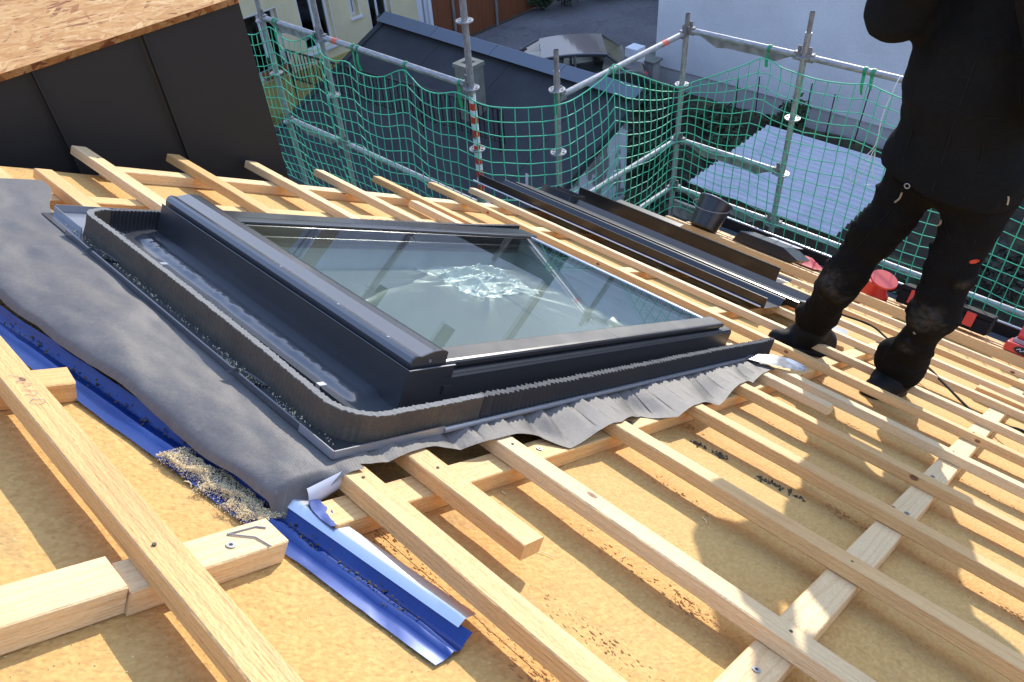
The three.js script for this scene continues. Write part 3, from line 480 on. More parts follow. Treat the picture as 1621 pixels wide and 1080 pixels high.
{
  const g = roofThing('window_flashing', 'dark sheet metal flashing kit with foam strip around the roof window', 'flashing', [-1.3675, 1.6, 0.002]);
  const sNear = 2.655 - 1.13, L = foamPath.getLength(), sFar = L - 1.75;
  const slit = (i, s, sd, y) => (i % 2 ? 0 : -0.0019 * (sd > 0 ? 1 : 0.7)) + (y < 0.02 ? 0.003 : 0) + 0.0008 * nz(s * 40, y * 90, 4);
  const pleat = (i, s, sd, y) => (i % 2 ? 0.0036 : -0.0036) * (y < 0.01 ? 0.3 : 1) + (y < 0.01 ? 0.004 : 0);
  const [w1, t1] = foamStrip(0, sNear, { half: 0.0075, step: 0.0078, rib: pleat, seed: 3, jag: 0.0032, hgt: 0.060, end: true });
  const [w2, t2] = foamStrip(sNear, sFar, { half: 0.0080, step: 0.0056, rib: slit, seed: 5, jag: 0.0022, hgt: 0.061 });
  const [w3, t3] = foamStrip(sFar, L, { half: 0.0075, step: 0.0052, rib: pleat, seed: 9, jag: 0.002, hgt: 0.060 });
  const f1 = rpart('pleated_strip', w1, M.foamBlack, g); rpart('cut_edge', t1, M.pleatCut, g, f1); f1.userData.label = 'black pleated strip along the near side';
  const f2 = rpart('foam_strip', w2, M.foam, g); rpart('cut_edge', t2, M.foamCut, g, f2); f2.userData.label = 'dusty brown foam strip round the head of the window';
  const f3 = rpart('pleated_strip', w3, M.foamBlack, g); rpart('cut_edge', t3, M.pleatCut, g, f3);
  // sheet metal: head tray with a crimped crease, flanges
  rpart('head_tray', sheet(220, 60, (u, v) => {
    const x = lerp(-1.99, -0.815, u), b = lerp(0.768, 0.9895, v), r = 0.936 + 0.006 * nz(x * 9, 1, 3);
    const bump = (0.0035 + 0.006 * Math.max(0, nz(x * 34, b * 30, 21) + 0.18)) * smooth(0.022, 0.004, Math.abs(b - r)) * smooth(-0.93, -0.99, x) * smooth(-1.88, -1.84, x);
    const rise = 0.020 * smooth(0.90, 0.985, b) * smooth(-0.94, -0.97, x) * 0.5, cx = (b > 0.95 && x > -0.905) ? 0 : 0;
    return [x, 0.0075 + bump + rise + 0.0012 * nz(x * 5, b * 9, 8), -b];
  }), M.metalGloss, g);
  rpart('side_flange', box(-0.8145, -0.7985, 0.0062, 0.0078, -2.52, -0.99), M.metal, g);
  rpart('side_tray', box(-0.8925, -0.8155, 0.0062, 0.0078, -2.52, -0.99), M.metal, g);
  rpart('far_tray', box(-2.0, -1.847, 0.0062, 0.0078, -2.52, -0.99), M.metal, g);
  rpart('inner_lip', prism(bh([[0.8705, 0.0085], [0.8665, 0.030], [0.868, 0.0305], [0.8725, 0.0085]]), -1.845, -0.905), M.metal, g);
  // corner plate and rims
  rpart('corner_plate', sheet(1, 1, (u, v) => [lerp(-0.892, -0.799, u), 0.0094, -lerp(0.764, 1.02, v)]), M.metal, g);
  const rim = rpart('corner_rim', merge([box(-0.892, -0.7985, 0.006, 0.021, -0.7655, -0.7635), box(-0.7995, -0.797, 0.006, 0.021, -1.02, -0.7656)]), M.lip, g);
  rpart('rolled_rim', tubeB(-0.7985, 0.0115, 1.0195, 2.46, 0.0062), M.lip, g);
  rpart('head_rim', prism(bh([[0.7655, 0.006], [0.7645, 0.0185], [0.767, 0.0195], [0.7735, 0.014], [0.7735, 0.012], [0.7675, 0.016], [0.7672, 0.006]]), -1.84, -0.893), M.metalGloss, g);
  rpart('far_rim', merge([box(-2.001, -1.999, 0.006, 0.026, -2.5, -0.802), box(-2.0, -1.84, 0.006, 0.0225, -0.8015, -0.7995), box(-2.0, -1.84, 0.0062, 0.0078, -0.99, -0.802)]), M.lip, g);
  // upstand covering the head, with its folded corner
  rpart('upstand', prism(bh([[0.9885, 0.006], [0.9905, 0.089], [0.9885, 0.0915], [0.9902, 0.0922], [0.9925, 0.0895], [0.991, 0.006]]), -1.852, -0.8945), M.metal, g);
  rpart('corner_upstand', merge([box(-0.8928, -0.8908, 0.006, 0.0912, -1.0905, -0.9887), box(-0.8928, -0.8908, 0.006, 0.067, -1.1125, -1.0907), box(-0.8928, -0.8908, 0.0675, 0.0912, -1.113, -1.0907)]), M.metal, g);
  rpart('upstand_rim', box(-0.8938, -0.8898, 0.0914, 0.0922, -1.1145, -0.9887), M.lip, g);
  rpart('clip_tab', box(-0.8906, -0.8872, 0.0285, 0.047, -1.1165, -1.094), M.metal, g);
  for (const x of [-1.585, -0.985]) rpart('tray_clip', merge([box(x - 0.006, x + 0.006, 0.009, 0.0335, -0.8655, -0.8638), box(x - 0.006, x + 0.006, 0.0312, 0.0335, -0.880, -0.8655)]), M.silver, g);
  // twisted silver end of the rim
  rpart('rim_end', sheet(30, 8, (u, v) => { const w = 0.062 * Math.pow(Math.sin(Math.PI * clamp(0.10 + 0.84 * u)), 0.8) + 0.008, tw = lerp(0.15, -1.1, u), d = (v - 0.5) * w; return [lerp(-0.800, -0.662, u) + d * Math.cos(tw) * 0.8, 0.016 + 0.010 * Math.sin(u * 3.1) + d * Math.sin(tw) * 0.5 + 0.004 * nz(u * 7, v * 3, 2), -(lerp(2.455, 2.68, u) - d * 0.5)]; }), M.silver, g);
  // bent wire clips on the head flange
  for (const [x, b] of [[-1.70, 0.777], [-1.09, 0.772]]) rpart('retaining_clip', clipGeo(x, b), M.lip, g);
}
function tubeB(x, h, b0, b1, r) { return tube([x, h, -b0], [x, h, -b1], r, 10); }
function clipGeo(x, b) {                             // a bent strip clip: narrow sheet following a hooked line
  const c = new THREE.CatmullRomCurve3([[x - 0.012, 0.012, -b + 0.018], [x - 0.004, 0.022, -b + 0.004], [x + 0.02, 0.019, -b - 0.012], [x + 0.05, 0.012, -b - 0.022], [x + 0.03, 0.0095, -b - 0.012], [x + 0.008, 0.011, -b + 0.002]].map((p) => V3(p)));
  return sheet(30, 1, (u, v) => { const p = c.getPoint(u); return [p.x, p.y + (v - 0.5) * 0.004, p.z + (v - 0.5) * 0.012]; });
}
// ---- grey underlay membranes ----
{
  const edge = [[-2.6, 0.46, -0.05], [-2.1, 0.49, -0.045], [-1.6, 0.543, -0.040], [-1.3, 0.582, -0.038], [-1.05, 0.622, -0.034], [-0.87, 0.636, -0.030], [-0.775, 0.655, -0.030]];
  const ed = (x) => { let i = 0; while (i < edge.length - 2 && x > edge[i + 1][0]) i++; const t = clamp((x - edge[i][0]) / (edge[i + 1][0] - edge[i][0])); return [lerp(edge[i][1], edge[i + 1][1], t), lerp(edge[i][2], edge[i + 1][2], t)]; };
  const g = roofThing('underlay_membrane', 'smooth grey underlay sheet draped from the window head into the blue gutter', 'membrane', [-1.5, 0.7, 0]);
  rpart('sheet', sheet(190, 46, (u, v) => {
    const x = lerp(-2.24, -0.757, u), [be, he] = ed(x), b = lerp(0.80, be, v), t = smooth(0.755, be, b);
    const q = clamp((0.735 - b) / Math.max(0.02, 0.735 - be)); let h = he + (0.0052 - he) * Math.sqrt(Math.max(0, 1 - Math.pow(q, 2.2))) + 0.006 * smooth(0.765, 0.73, b) * (1 - q) * (0.5 + 2 * nz(x * 2.3, 4, 66));
    if (b < 0.82 && b > 0.755) h = Math.max(h, 0.0035);
    const wr = 0.034 * nz(x * 3.2 + b * 2, b * 7 - x * 2, 31) + 0.016 * nz(x * 7 - b * 4, b * 11 + x * 3, 32) + 0.0035 * nz(x * 22, b * 22, 33); h += wr * smooth(0.0, 0.3, v) * smooth(0.80, 0.74, b) + 0.006 * smooth(0.5, 0.9, v) * Math.sin(x * 9);
    const far = smooth(-2.0, -2.2, x); h += 0.012 * far * smooth(0.6, 0.0, v); const bb = b + 0.06 * far * (1 - v);
    const curl = smooth(-0.80, -0.757, x); h -= 0.05 * curl * curl * smooth(0.15, 0.8, v);
    return [x - 0.012 * curl * v, h, -bb];
  }, (u, v, q) => [q[0], q[2]]), M.fabric, g);
  // rolled near edge with its paler underside showing
  rpart('curled_edge', sheet(16, 10, (u, v) => { const a = lerp(0.2, 2.5, v), b = lerp(0.768, 0.70, u), r = 0.010 + 0.006 * u; return [-0.772 + r * Math.sin(a) * 0.9, -0.008 - 0.022 * u + r * Math.cos(a) - 0.012 * v, -b]; }), std({ color: lin(0.62, 0.62, 0.64), roughness: 0.5 }), g);
}
{
  const E0 = [[0.76, -0.765], [0.82, -0.742], [0.87, -0.742], [0.98, -0.752], [1.11, -0.722], [1.26, -0.722], [1.31, -0.672], [1.5, -0.668], [1.66, -0.70], [1.75, -0.645], [1.98, -0.648], [2.2, -0.678], [2.55, -0.70]];
  const ex = (b) => { let i = 0; while (i < E0.length - 2 && b > E0[i + 1][0]) i++; return lerp(E0[i][1], E0[i + 1][1], clamp((b - E0[i][0]) / (E0[i + 1][0] - E0[i][0]))); };
  const rows = [0.762, 0.905, 1.117, 1.474, 1.834, 2.196, 2.432, 2.566];
  const g = roofThing('pleated_membrane', 'pleated grey membrane collar along the near side of the roof window', 'membrane', [-0.75, 1.6, 0]);
  const k = rng(12), folds = []; let bb = 0.78; while (bb < 2.6) { const w = 0.04 + 0.05 * k(); folds.push([bb, w, 0.005 + 0.006 * k()]); bb += w; }
  rpart('sheet', sheet(420, 22, (u, v) => {
    const b = lerp(0.775, 2.55, u), x0 = -0.842, x1 = ex(b) - 0.022, x = lerp(x0, x1, v);
    let f = folds[0]; for (const q of folds) if (b >= q[0]) f = q; const t = clamp((b - f[0]) / f[1]);
    const saw = f[2] * (t < 0.72 ? t / 0.72 : (1 - t) / 0.28);
    let sup = -0.034; for (const r of rows) sup = Math.max(sup, lerp(0.002, -0.030, smooth(0.0, 0.16, Math.max(0, Math.abs(b - r - 0.025) - 0.025))));
    const dr = smooth(0.12, 0.9, v); const h = lerp(0.0035, sup + 0.002, dr) + saw * 1.15 * smooth(0.06, 0.3, v) * smooth(0.98, 0.45, v) + 0.006 * nz(x * 14, b * 14, 6) * v;
    return [x + 0.012 * nz(b * 7, 2, 9) * v, h, -b - 0.016 * v * (1 - v) * 2 * t];
  }, (u, v, q) => [q[0], q[2]]), M.fabric, g);
}
// ---- blue gutter strip above the window ----
{
  const g = roofThing('drainage_gutter', 'blue film covered gutter strip with a silver lip on the insulation', 'gutter strip', [-0.6, 0.66, HB]);
  const bl = (x) => 0.673 + 0.165 * (x + 0.426) - 0.05 * Math.max(0, -(x + 1.0)) * 0.3;      // upslope edge
  const prof = [[0.000, 0.0035], [0.014, 0.004], [0.026, 0.0055], [0.031, 0.012], [0.036, 0.0075], [0.048, 0.0045], [0.056, 0.0055], [0.062, 0.0145], [0.068, 0.021]];
  rpart('trough', sheet(120, prof.length - 1, (u, v) => { const x = lerp(-2.3, -0.43, u), p = prof[Math.round(v * (prof.length - 1))]; return [x + 0.01 * (p[0] > 0.05 ? -0.4 : 0), HB + p[1] + 0.0045 * nz(x * 18, p[0] * 60, 7) + 0.002, -(bl(x) + p[0] + 0.0015 * nz(x * 20, 1, 5))]; }, (u, v, q) => [q[0], q[2]]), M.blue, g);
  const lip = rpart('silver_lip', sheet(30, 4, (u, v) => { const x = lerp(-0.80, -0.452, u), t = v; return [x, HB + 0.022 + 0.012 * Math.sin(Math.PI * 0.5 * Math.min(1, t * 3)) - 0.004 * t, -(bl(x) + 0.062 + 0.034 * t)]; }), M.silver, g);
  rpart('lip_web', sheet(30, 1, (u, v) => { const x = lerp(-0.80, -0.453, u); return [x, HB + lerp(0.002, 0.022, v), -(bl(x) + 0.064 + 0.002 * v)]; }), M.silver, g);
  for (const [x, b, s, a] of [[-0.725, 0.012, 0.045, -0.15]]) rpart('film_scrap', sheet(6, 4, (u, v) => { const dx = (u - 0.5) * s * 1.5, db = (v - 0.5) * s * 0.7 * (1 - Math.abs(u - 0.4)); return [x + dx * Math.cos(a) - db * Math.sin(a), HB + 0.0345 + 0.004 * nz(u * 4, v * 4 + x * 9, 3) + 0.003, -(bl(x) + 0.076 + b * 0.4 + dx * Math.sin(a) + db)]; }), M.blue, g);
}

// ================= scaffold =================
const Y = (y) => EYE + y;                            // heights below are given from the camera's level
const rosetteGeo = (() => {
  const s = new THREE.Shape(); s.absarc(0, 0, 0.062, 0, Math.PI * 2); const hole = (x, y, r) => { const h = new THREE.Path(); h.absarc(x, y, r, 0, Math.PI * 2); s.holes.push(h); };
  hole(0, 0, 0.0235); for (let i = 0; i < 8; i++) { const a = i * Math.PI / 4 + 0.2; hole(0.043 * Math.cos(a), 0.043 * Math.sin(a), i % 2 ? 0.007 : 0.0105); }
  const g = new THREE.ExtrudeGeometry(s, { depth: 0.009, bevelEnabled: false, curveSegments: 10 }); g.rotateX(-Math.PI / 2); return uvBox(g);
})();
function post(label, x, z, y0, y1, ros, tape) {
  const g = thing('scaffold_post', label, 'scaffold post', [x, Y(y0), z], 'scaffold posts');
  mesh('tube', uvBox(new THREE.CylinderGeometry(0.0242, 0.0242, y1 - y0, 18).translate(0, (y1 - y0) / 2, 0), 0, 0, 'y'), M.galv, g);
  mesh('spigot', uvBox(new THREE.CylinderGeometry(0.019, 0.019, 0.16, 14, 1, true).translate(0, y1 - y0 + 0.07, 0)), M.galvDull, g);
  for (const y of ros) { const r = mesh('rosette', rosetteGeo, M.galv, g); r.position.y = y - y0 - 0.0045; }
  if (tape) {                                        // red and white barrier tape wound round the tube
    const [t0, t1] = tape; for (let i = 0; i < 14; i++) { const a = t0 + (t1 - t0) * i / 14, n = 14, geo = sheet(n, 1, (u, v) => { const an = u * Math.PI * 2 + i, r = 0.0262 + 0.0016 * nz(u * 5, i * 3, 4); return [r * Math.cos(an), a - y0 + v * (t1 - t0) / 14 * 0.98 + 0.02 * u, r * Math.sin(an)]; }); mesh('barrier_tape', geo, i % 2 ? M.white : M.tapeRed, g); }
  }
  return g;
}
post('scaffold post furthest left, beside the right edge of the dark dormer wall', -6.83, -3.64, -8.4, -1.2, [-1.88, -2.37, -2.87, -3.37]);
post('second scaffold post from the left, in front of the yellow house', -5.93, -3.66, -8.4, -1.2, [-1.88, -2.37, -2.87, -3.37]);
post('scaffold post wrapped in red and white barrier tape', -4.06, -3.66, -8.4, -0.9, [-1.35, -1.85, -2.33, -2.82, -3.32], [-3.18, -2.39]);
post('short topped scaffold post standing before the parked car', -3.57, -4.05, -8.4, -2.22, [-2.36, -2.86, -3.36]);
post('corner scaffold post where the net is gathered in a knot', -3.52, -5.64, -8.4, -2.42, [-2.87, -3.39]);
post('scaffold post in front of the corrugated shed roof', -2.48, -5.66, -8.4, -2.22, [-2.40, -2.90, -3.40, -3.90]);
post('scaffold post beyond the right edge behind the worker', 0.09, -5.66, -8.4, -2.22, [-2.40, -2.90, -3.40, -3.90]);
function ledger(label, a, b, o = {}) {
  const A = V3([a[0], Y(a[1]), a[2]]), B = V3([b[0], Y(b[1]), b[2]]), g = thing('scaffold_rail', label, 'scaffold rail', A.clone().lerp(B, 0.5).toArray(), 'scaffold rails'), d = B.clone().sub(A), L = d.length(); d.normalize();
  g.quaternion.setFromUnitVectors(new THREE.Vector3(1, 0, 0), d);
  const r = o.r ?? 0.0242; mesh('tube', uvBox(new THREE.CylinderGeometry(r, r, L - 0.12, 16).rotateZ(Math.PI / 2)), M.galv, g);
  for (const s of [-1, 1]) { const h = mesh('wedge_head', uvBox(new THREE.BoxGeometry(0.06, 0.062, 0.04).translate(s * (L / 2 - 0.05), 0, 0)), M.galvDull, g); mesh('wedge', uvBox(new THREE.BoxGeometry(0.03, 0.11, 0.007).rotateZ(0.08).translate(s * (L / 2 - 0.042), 0.02, 0)), M.galvDull, h); }
  if (o.plate) { const q = new THREE.Shape([[-L / 2 + 0.14, -0.01], [L / 2 - 0.10, -0.01], [L / 2 - 0.22, -0.075], [L / 2 - 0.34, -0.062], [-L / 2 + 0.40, -0.062], [-L / 2 + 0.30, -0.078]].map((p) => new THREE.Vector2(...p))); mesh('stiffener_plate', uvBox(new THREE.ExtrudeGeometry(q, { depth: 0.006, bevelEnabled: false }).translate(0, -0.006, 0.012)), M.galvDull, g); }
  if (o.tape !== undefined) mesh('marker_tape', uvBox(new THREE.CylinderGeometry(r + 0.0012, r + 0.0012, 0.06, 16, 1, true).rotateZ(Math.PI / 2).translate(o.tape, 0, 0)), M.tapeOrange, g);
  return g;
}
M.tapeOrange = std({ color: lin(0.75, 0.14, 0.08), roughness: 0.6 });
ledger('upper scaffold rail between the two leftmost posts', [-6.83, -2.34, -3.64], [-5.93, -2.34, -3.66], { plate: true });
ledger('long upper scaffold rail in front of the dark neighbouring roof', [-5.93, -2.34, -3.66], [-4.06, -2.32, -3.66], { tape: -0.72 });
ledger('lower scaffold rail between the two leftmost posts', [-6.83, -3.34, -3.64], [-5.93, -3.34, -3.66], { plate: true });
ledger('long lower scaffold rail behind the net at left', [-5.93, -3.34, -3.66], [-4.06, -3.33, -3.66]);
ledger('bright upper scaffold rail with orange tape, crossing before the parked car', [-3.57, -2.42, -4.05], [-3.52, -2.42, -5.64], { tape: 0.49 });
ledger('lower scaffold rail running out to the corner post', [-3.57, -3.39, -4.05], [-3.52, -3.39, -5.64]);
ledger('lowest scaffold rail running out to the corner post', [-3.57, -3.88, -4.05], [-3.52, -3.88, -5.64]);
ledger('stiffened upper scaffold rail right of the corner post', [-3.52, -2.40, -5.64], [-2.48, -2.40, -5.66], { plate: true });
ledger('upper scaffold rail passing behind the worker at right', [-2.48, -2.40, -5.66], [0.09, -2.40, -5.66]);
ledger('lower scaffold rail right of the corner post before the shed roof', [-3.52, -3.39, -5.64], [-2.48, -3.39, -5.66], { plate: true });
ledger('low scaffold rail above the gutter at right', [-2.48, -3.88, -5.66], [0.09, -3.88, -5.66]);
ledger('low stiffened rail at the foot of the corner post', [-3.52, -3.88, -5.64], [-2.48, -3.88, -5.66], { plate: true });
{
  const k = rng(41);
  for (let i = 0; i < 2; i++) { const m = tag(mesh('scaffold_plank', uvBox(new THREE.BoxGeometry(3.5, 0.045, 0.28)), M.galvDull, scene), ['outer', 'inner'][i] + ' grey scaffold plank below the gutter behind the net', 'scaffold plank', 'scaffold planks'); m.position.set(-1.75, Y(-4.20), -5.46 + i * 0.30); }
  const t = tag(mesh('toe_board', uvBox(new THREE.BoxGeometry(3.45, 0.16, 0.03)), M.galvDull, scene), 'grey toe board at the foot of the net beyond the gutter', 'toe board'); t.position.set(-1.76, Y(-4.09), -5.63);
}
// ---- green safety net ----
{
  const top = [[-7.3, -2.55, -3.58], [-6.95, -2.51, -3.585], [-6.65, -2.385, -3.60], [-6.47, -2.435, -3.59], [-6.27, -2.435, -3.59], [-5.96, -2.335, -3.60], [-5.88, -2.45, -3.59], [-5.70, -2.475, -3.585], [-5.49, -2.44, -3.59], [-5.40, -2.49, -3.59], [-5.06, -2.465, -3.58], [-4.82, -2.36, -3.60], [-4.74, -2.34, -3.60], [-4.56, -2.43, -3.59], [-4.35, -2.425, -3.59], [-4.16, -2.37, -3.60], [-3.92, -2.42, -3.64], [-3.72, -2.44, -3.78], [-3.57, -2.44, -3.92], [-3.50, -2.434, -3.99], [-3.50, -2.453, -4.14], [-3.50, -2.444, -4.31], [-3.50, -2.408, -4.53], [-3.50, -2.344, -4.65], [-3.50, -2.417, -4.72], [-3.50, -2.572, -5.0], [-3.485, -2.772, -5.37], [-3.47, -2.852, -5.55], [-3.40, -2.81, -5.585], [-3.13, -2.662, -5.58], [-2.88, -2.517, -5.58], [-2.763, -2.448, -5.585], [-2.63, -2.485, -5.58], [-2.45, -2.50, -5.57], [-2.28, -2.508, -5.575], [-2.01, -2.474, -5.58], [-1.97, -2.455, -5.585], [-1.76, -2.482, -5.575], [-1.3, -2.53, -5.57], [-0.9, -2.46, -5.58], [-0.4, -2.53, -5.57], [0.1, -2.45, -5.58]];
  const cv = new THREE.CatmullRomCurve3(top.map(([x, y, z]) => new THREE.Vector3(x, Y(y), z)), false, 'centripetal'), L = cv.getLength(), n = Math.round(L / 0.098), rows = 15, yb = Y(-4.04);
  const g = thing('safety_net', 'green square mesh safety net hung round the scaffold', 'safety net', [-3.5, Y(-4.04), -4.4]);
  const P = []; for (let i = 0; i <= n; i++) {
    const q = cv.getPointAt(i / n), t = cv.getTangentAt(i / n), col = [], nx = -t.z, nzz = t.x; const dk = Math.hypot(q.x + 3.47, q.z + 5.57), gat = Math.exp(-dk * dk / 0.10);
    for (let j = 0; j <= rows; j++) {
      const v = j / rows, vv = lerp(v, Math.pow(v, 1.5), gat * 0.7), sag = 0.05 * Math.sin(Math.PI * v) * (1 - gat) + 0.03 * nz(i * 0.35, j * 0.4, 5) * (j ? 1 : 0);
      let x = q.x + nx * sag + 0.03 * nz(i * 0.3, j * 0.25, 6) * (j ? 1 : 0), z = q.z + nzz * sag + 0.03 * nz(i * 0.3 + 9, j * 0.25, 7) * (j ? 1 : 0);
      col.push([x, lerp(q.y, yb, vv) + 0.022 * nz(i * 0.5, j * 0.5, 8) * (j ? 1 : 0), z]);
    } P.push(col);
  }
  const gs = [], hs = []; const cord = (a, b, r) => tube(a, b, r, 4, true);
  for (let i = 0; i <= n; i++) for (let j = 0; j <= rows; j++) {
    if (j < rows) gs.push(cord(P[i][j], P[i][j + 1], 0.0041));
    if (i < n && j > 0) hs.push(cord(P[i][j], P[i + 1][j], 0.0041));
  }
  wpart('upright_cords', merge(gs), M.net, g).userData.kind = 'stuff'; wpart('level_cords', merge(hs), M.net, g).userData.kind = 'stuff';
  wpart('border_rope', rope(P.map((c) => c[0]), 0.005, n * 2, 6), M.net, g);
  const kn = []; for (let i = 0; i <= n; i += 1) for (let j = 1; j <= rows; j += 1) kn.push(new THREE.OctahedronGeometry(0.0048, 0).translate(...P[i][j]));
  wpart('knots', merge(kn), M.net, g).userData.kind = 'stuff';
  // bunched cords and a loose end at the bottom right
  const kk = rng(8); for (let i = 0; i < 9; i++) { const c = [-1.25 + 0.14 * kk(), Y(-3.72 + 0.06 * kk()), -5.02 - 0.1 * kk()], pts = []; for (let q = 0; q < 6; q++) pts.push([c[0] + 0.07 * (kk() - 0.5) * 2, c[1] + 0.05 * kk(), c[2] + 0.07 * (kk() - 0.5) * 2]); wpart('tangled_cord', rope(pts, 0.003, 30, 4), M.net, g); }
  // flat straps tying the net to the rails
  const ties = [[-6.62, -2.34, -3.645, 0.24], [-6.57, -2.34, -3.645, 0.10], [-5.46, -2.335, -3.66, 0.22], [-5.40, -2.335, -3.66, 0.16], [-4.79, -2.33, -3.66, 0.12], [-4.17, -2.325, -3.66, 0.16], [-3.555, -2.40, -4.04, 0.14], [-3.535, -2.42, -4.65, 0.10], [-2.763, -2.40, -5.655, 0.12], [-2.0, -2.40, -5.66, 0.15], [-1.94, -2.40, -5.66, 0.10], [-5.99, -2.34, -3.655, 0.05]];
  const tieLabels = ['long hanging green strap on the leftmost upper rail', 'short green strap right beside the long one on the leftmost rail', 'hanging green strap left of the middle of the long upper rail', 'second hanging green strap left of the middle of the long rail', 'green strap at the middle of the long upper rail', 'green strap just left of the taped scaffold post', 'green strap on the short scaffold post before the car', 'green strap on the bright rail running out to the corner post', 'green strap on the stiffened rail right of the corner post', 'longer green strap of the pair on the rail beside the worker', 'shorter green strap of the pair on the rail beside the worker', 'green knot at the second post from the left'];
  ties.forEach(([x, y, z, L2], i) => {
    const along = Math.abs(z + 4.65) < 0.01 ? 'z' : 'x', k2 = rng(i + 60), tw = (k2() - 0.5) * 1.6;
    const t = tag(mesh('net_tie', sheet(26, 3, (u, v) => {
      const w = (v - 0.5) * 0.026; let a, r = 0.030;
      if (u < 0.6) { a = lerp(-2.2, 2.6, u / 0.6); const q = [w, r * Math.cos(a), r * Math.sin(a)]; return along === 'x' ? q : [q[2], q[1], q[0]]; }
      const s = (u - 0.6) / 0.4, q = [w * Math.cos(tw * s) + 0.02 * tw * s, r * Math.cos(2.6) - L2 * s, r * Math.sin(2.6) + w * Math.sin(tw * s) + 0.01 * Math.sin(s * 4)]; return along === 'x' ? q : [q[2], q[1], q[0]];
    }), M.strap, scene), '', 'net tie', 'green straps tying the net to the scaffold rails');
    t.userData.label = tieLabels[i]; t.position.set(x, Y(y), z);
  });
}
// ================= things lying on the roof near the eave =================
{
  const g = roofThing('metal_flashing', 'long dark channel flashing lying closest to the roof window', 'flashing', [-2.05, 3.5, 0.001], 'dark folded flashings stacked at the eave');
  rpart('channel', folded(bh([[3.446, 0.052], [3.450, 0.054], [3.457, 0.006], [3.46, 0.003], [3.655, 0.004], [3.685, 0.04], [3.70, 0.042]]), -2.99, -1.135, 0.0016), M.flash, g);
  rpart('hem', tube([-3.02, 0.006, -3.445], [-1.15, 0.006, -3.445], 0.004, 8), M.white, g);
}
{
  const g = roofThing('metal_flashing', 'dark profile with brownish sloping top, middle of the stacked flashings', 'flashing', [-2.05, 3.85, 0.002], 'dark folded flashings stacked at the eave');
  rpart('channel', folded(bh([[3.735, 0.010], [3.730, 0.030], [3.722, 0.046], [3.732, 0.050], [3.86, 0.040], [3.88, 0.020], [4.06, 0.006], [4.10, 0.040]]), -2.93, -1.08, 0.0016), M.flash, g);
  rpart('end_flap', folded(bh([[3.71, 0.062], [3.83, 0.05], [3.90, 0.006]]), -1.078, -0.98, 0.0016), M.lip, g);
}
{
  const g = roofThing('metal_flashing', 'tall upright dark flashing in front of the black bucket', 'flashing', [-2.1, 4.35, 0.002], 'dark folded flashings stacked at the eave');
  rpart('channel', folded(bh([[4.270, 0.092], [4.275, 0.095], [4.285, 0.006], [4.29, 0.003], [4.52, 0.004], [4.54, 0.02]]), -2.84, -1.405, 0.0016), M.flash, g);
}
{
  const g = roofThing('metal_flashing', 'thin dark flashing leaning behind the tall one near the bucket', 'flashing', [-2.5, 4.75, 0.001], 'dark folded flashings stacked at the eave');
  rpart('channel', folded(bh([[4.66, 0.004], [4.80, 0.05], [4.81, 0.045]]), -2.83, -2.30, 0.0016), M.flash, g);
}
{
  const g = roofThing('box_profile', 'small open grey box profile at the far end of the flashings', 'profile', [-2.82, 4.12, 0.001]);
  rpart('channel', folded(bh([[4.02, 0.06], [4.02, 0.004], [4.18, 0.004], [4.18, 0.06]]), -2.95, -2.72, 0.0018), M.metal, g);
  rpart('end_plate', box(-2.718, -2.716, 0.004, 0.058, -4.178, -4.022), M.metal, g);
}
{
  const p = R(-2.31, 5.12, 0.03), g = thing('bucket', 'black round bucket standing by the gutter', 'bucket', p.toArray()); g.rotation.x = -PITCH - 0.3;
  const prof = [[0, 0.002], [0.092, 0.002], [0.098, 0.006], [0.121, 0.20], [0.126, 0.204], [0.126, 0.214], [0.121, 0.216], [0.117, 0.20], [0.094, 0.01], [0, 0.008]].map((q) => new THREE.Vector2(...q));
  mesh('pail', new THREE.LatheGeometry(prof, 40), M.flash, g); mesh('rim', new THREE.TorusGeometry(0.1235, 0.0035, 8, 40).rotateX(Math.PI / 2).translate(0, 0.2165, 0), M.lip, g);
  mesh('handle', rope([[-0.124, 0.195, 0], [-0.132, 0.15, 0.06], [-0.05, 0.105, 0.135], [0.06, 0.105, 0.135], [0.132, 0.15, 0.06], [0.124, 0.195, 0]], 0.0022, 30, 5), M.galv, g);
}
{
  const g = roofThing('sheet_metal_box', 'dark folded sheet metal box lying beside the bucket', 'box', [-1.88, 5.2, 0.03]);
  const s = new THREE.Shape([[-2.09, 0.03], [-1.66, 0.03], [-1.62, 0.062], [-1.74, 0.105], [-2.06, 0.105]].map((p) => new THREE.Vector2(...p)));
  rpart('body', uvBox(new THREE.ExtrudeGeometry(s, { depth: 0.26, bevelEnabled: true, bevelSize: 0.003, bevelThickness: 0.003, bevelSegments: 1 }).translate(0, 0, -5.43)), M.flash, g);
  rpart('flap', box(-1.95, -1.72, 0.109, 0.111, -5.52, -5.4), M.lip, g);
}
{
  const g = roofThing('packaging_bag', 'pale blue and dark red printed bag lying by the gutter', 'bag', [-1.8, 5.62, 0.02]);
  const bag = (x0, x1, s) => sheet(24, 14, (u, v) => { const e = Math.min(u, 1 - u, v, 1 - v), x = lerp(x0, x1, u), b = lerp(5.50, 5.76, v); return [x, 0.012 + 0.05 * smooth(0, 0.4, e) + 0.012 * nz(x * 14, b * 14, s), -b + 0.03 * u]; });
  rpart('blue_part', bag(-2.02, -1.86, 3), M.paleBlue, g); rpart('red_part', bag(-1.86, -1.58, 5), M.redSoft, g);
}
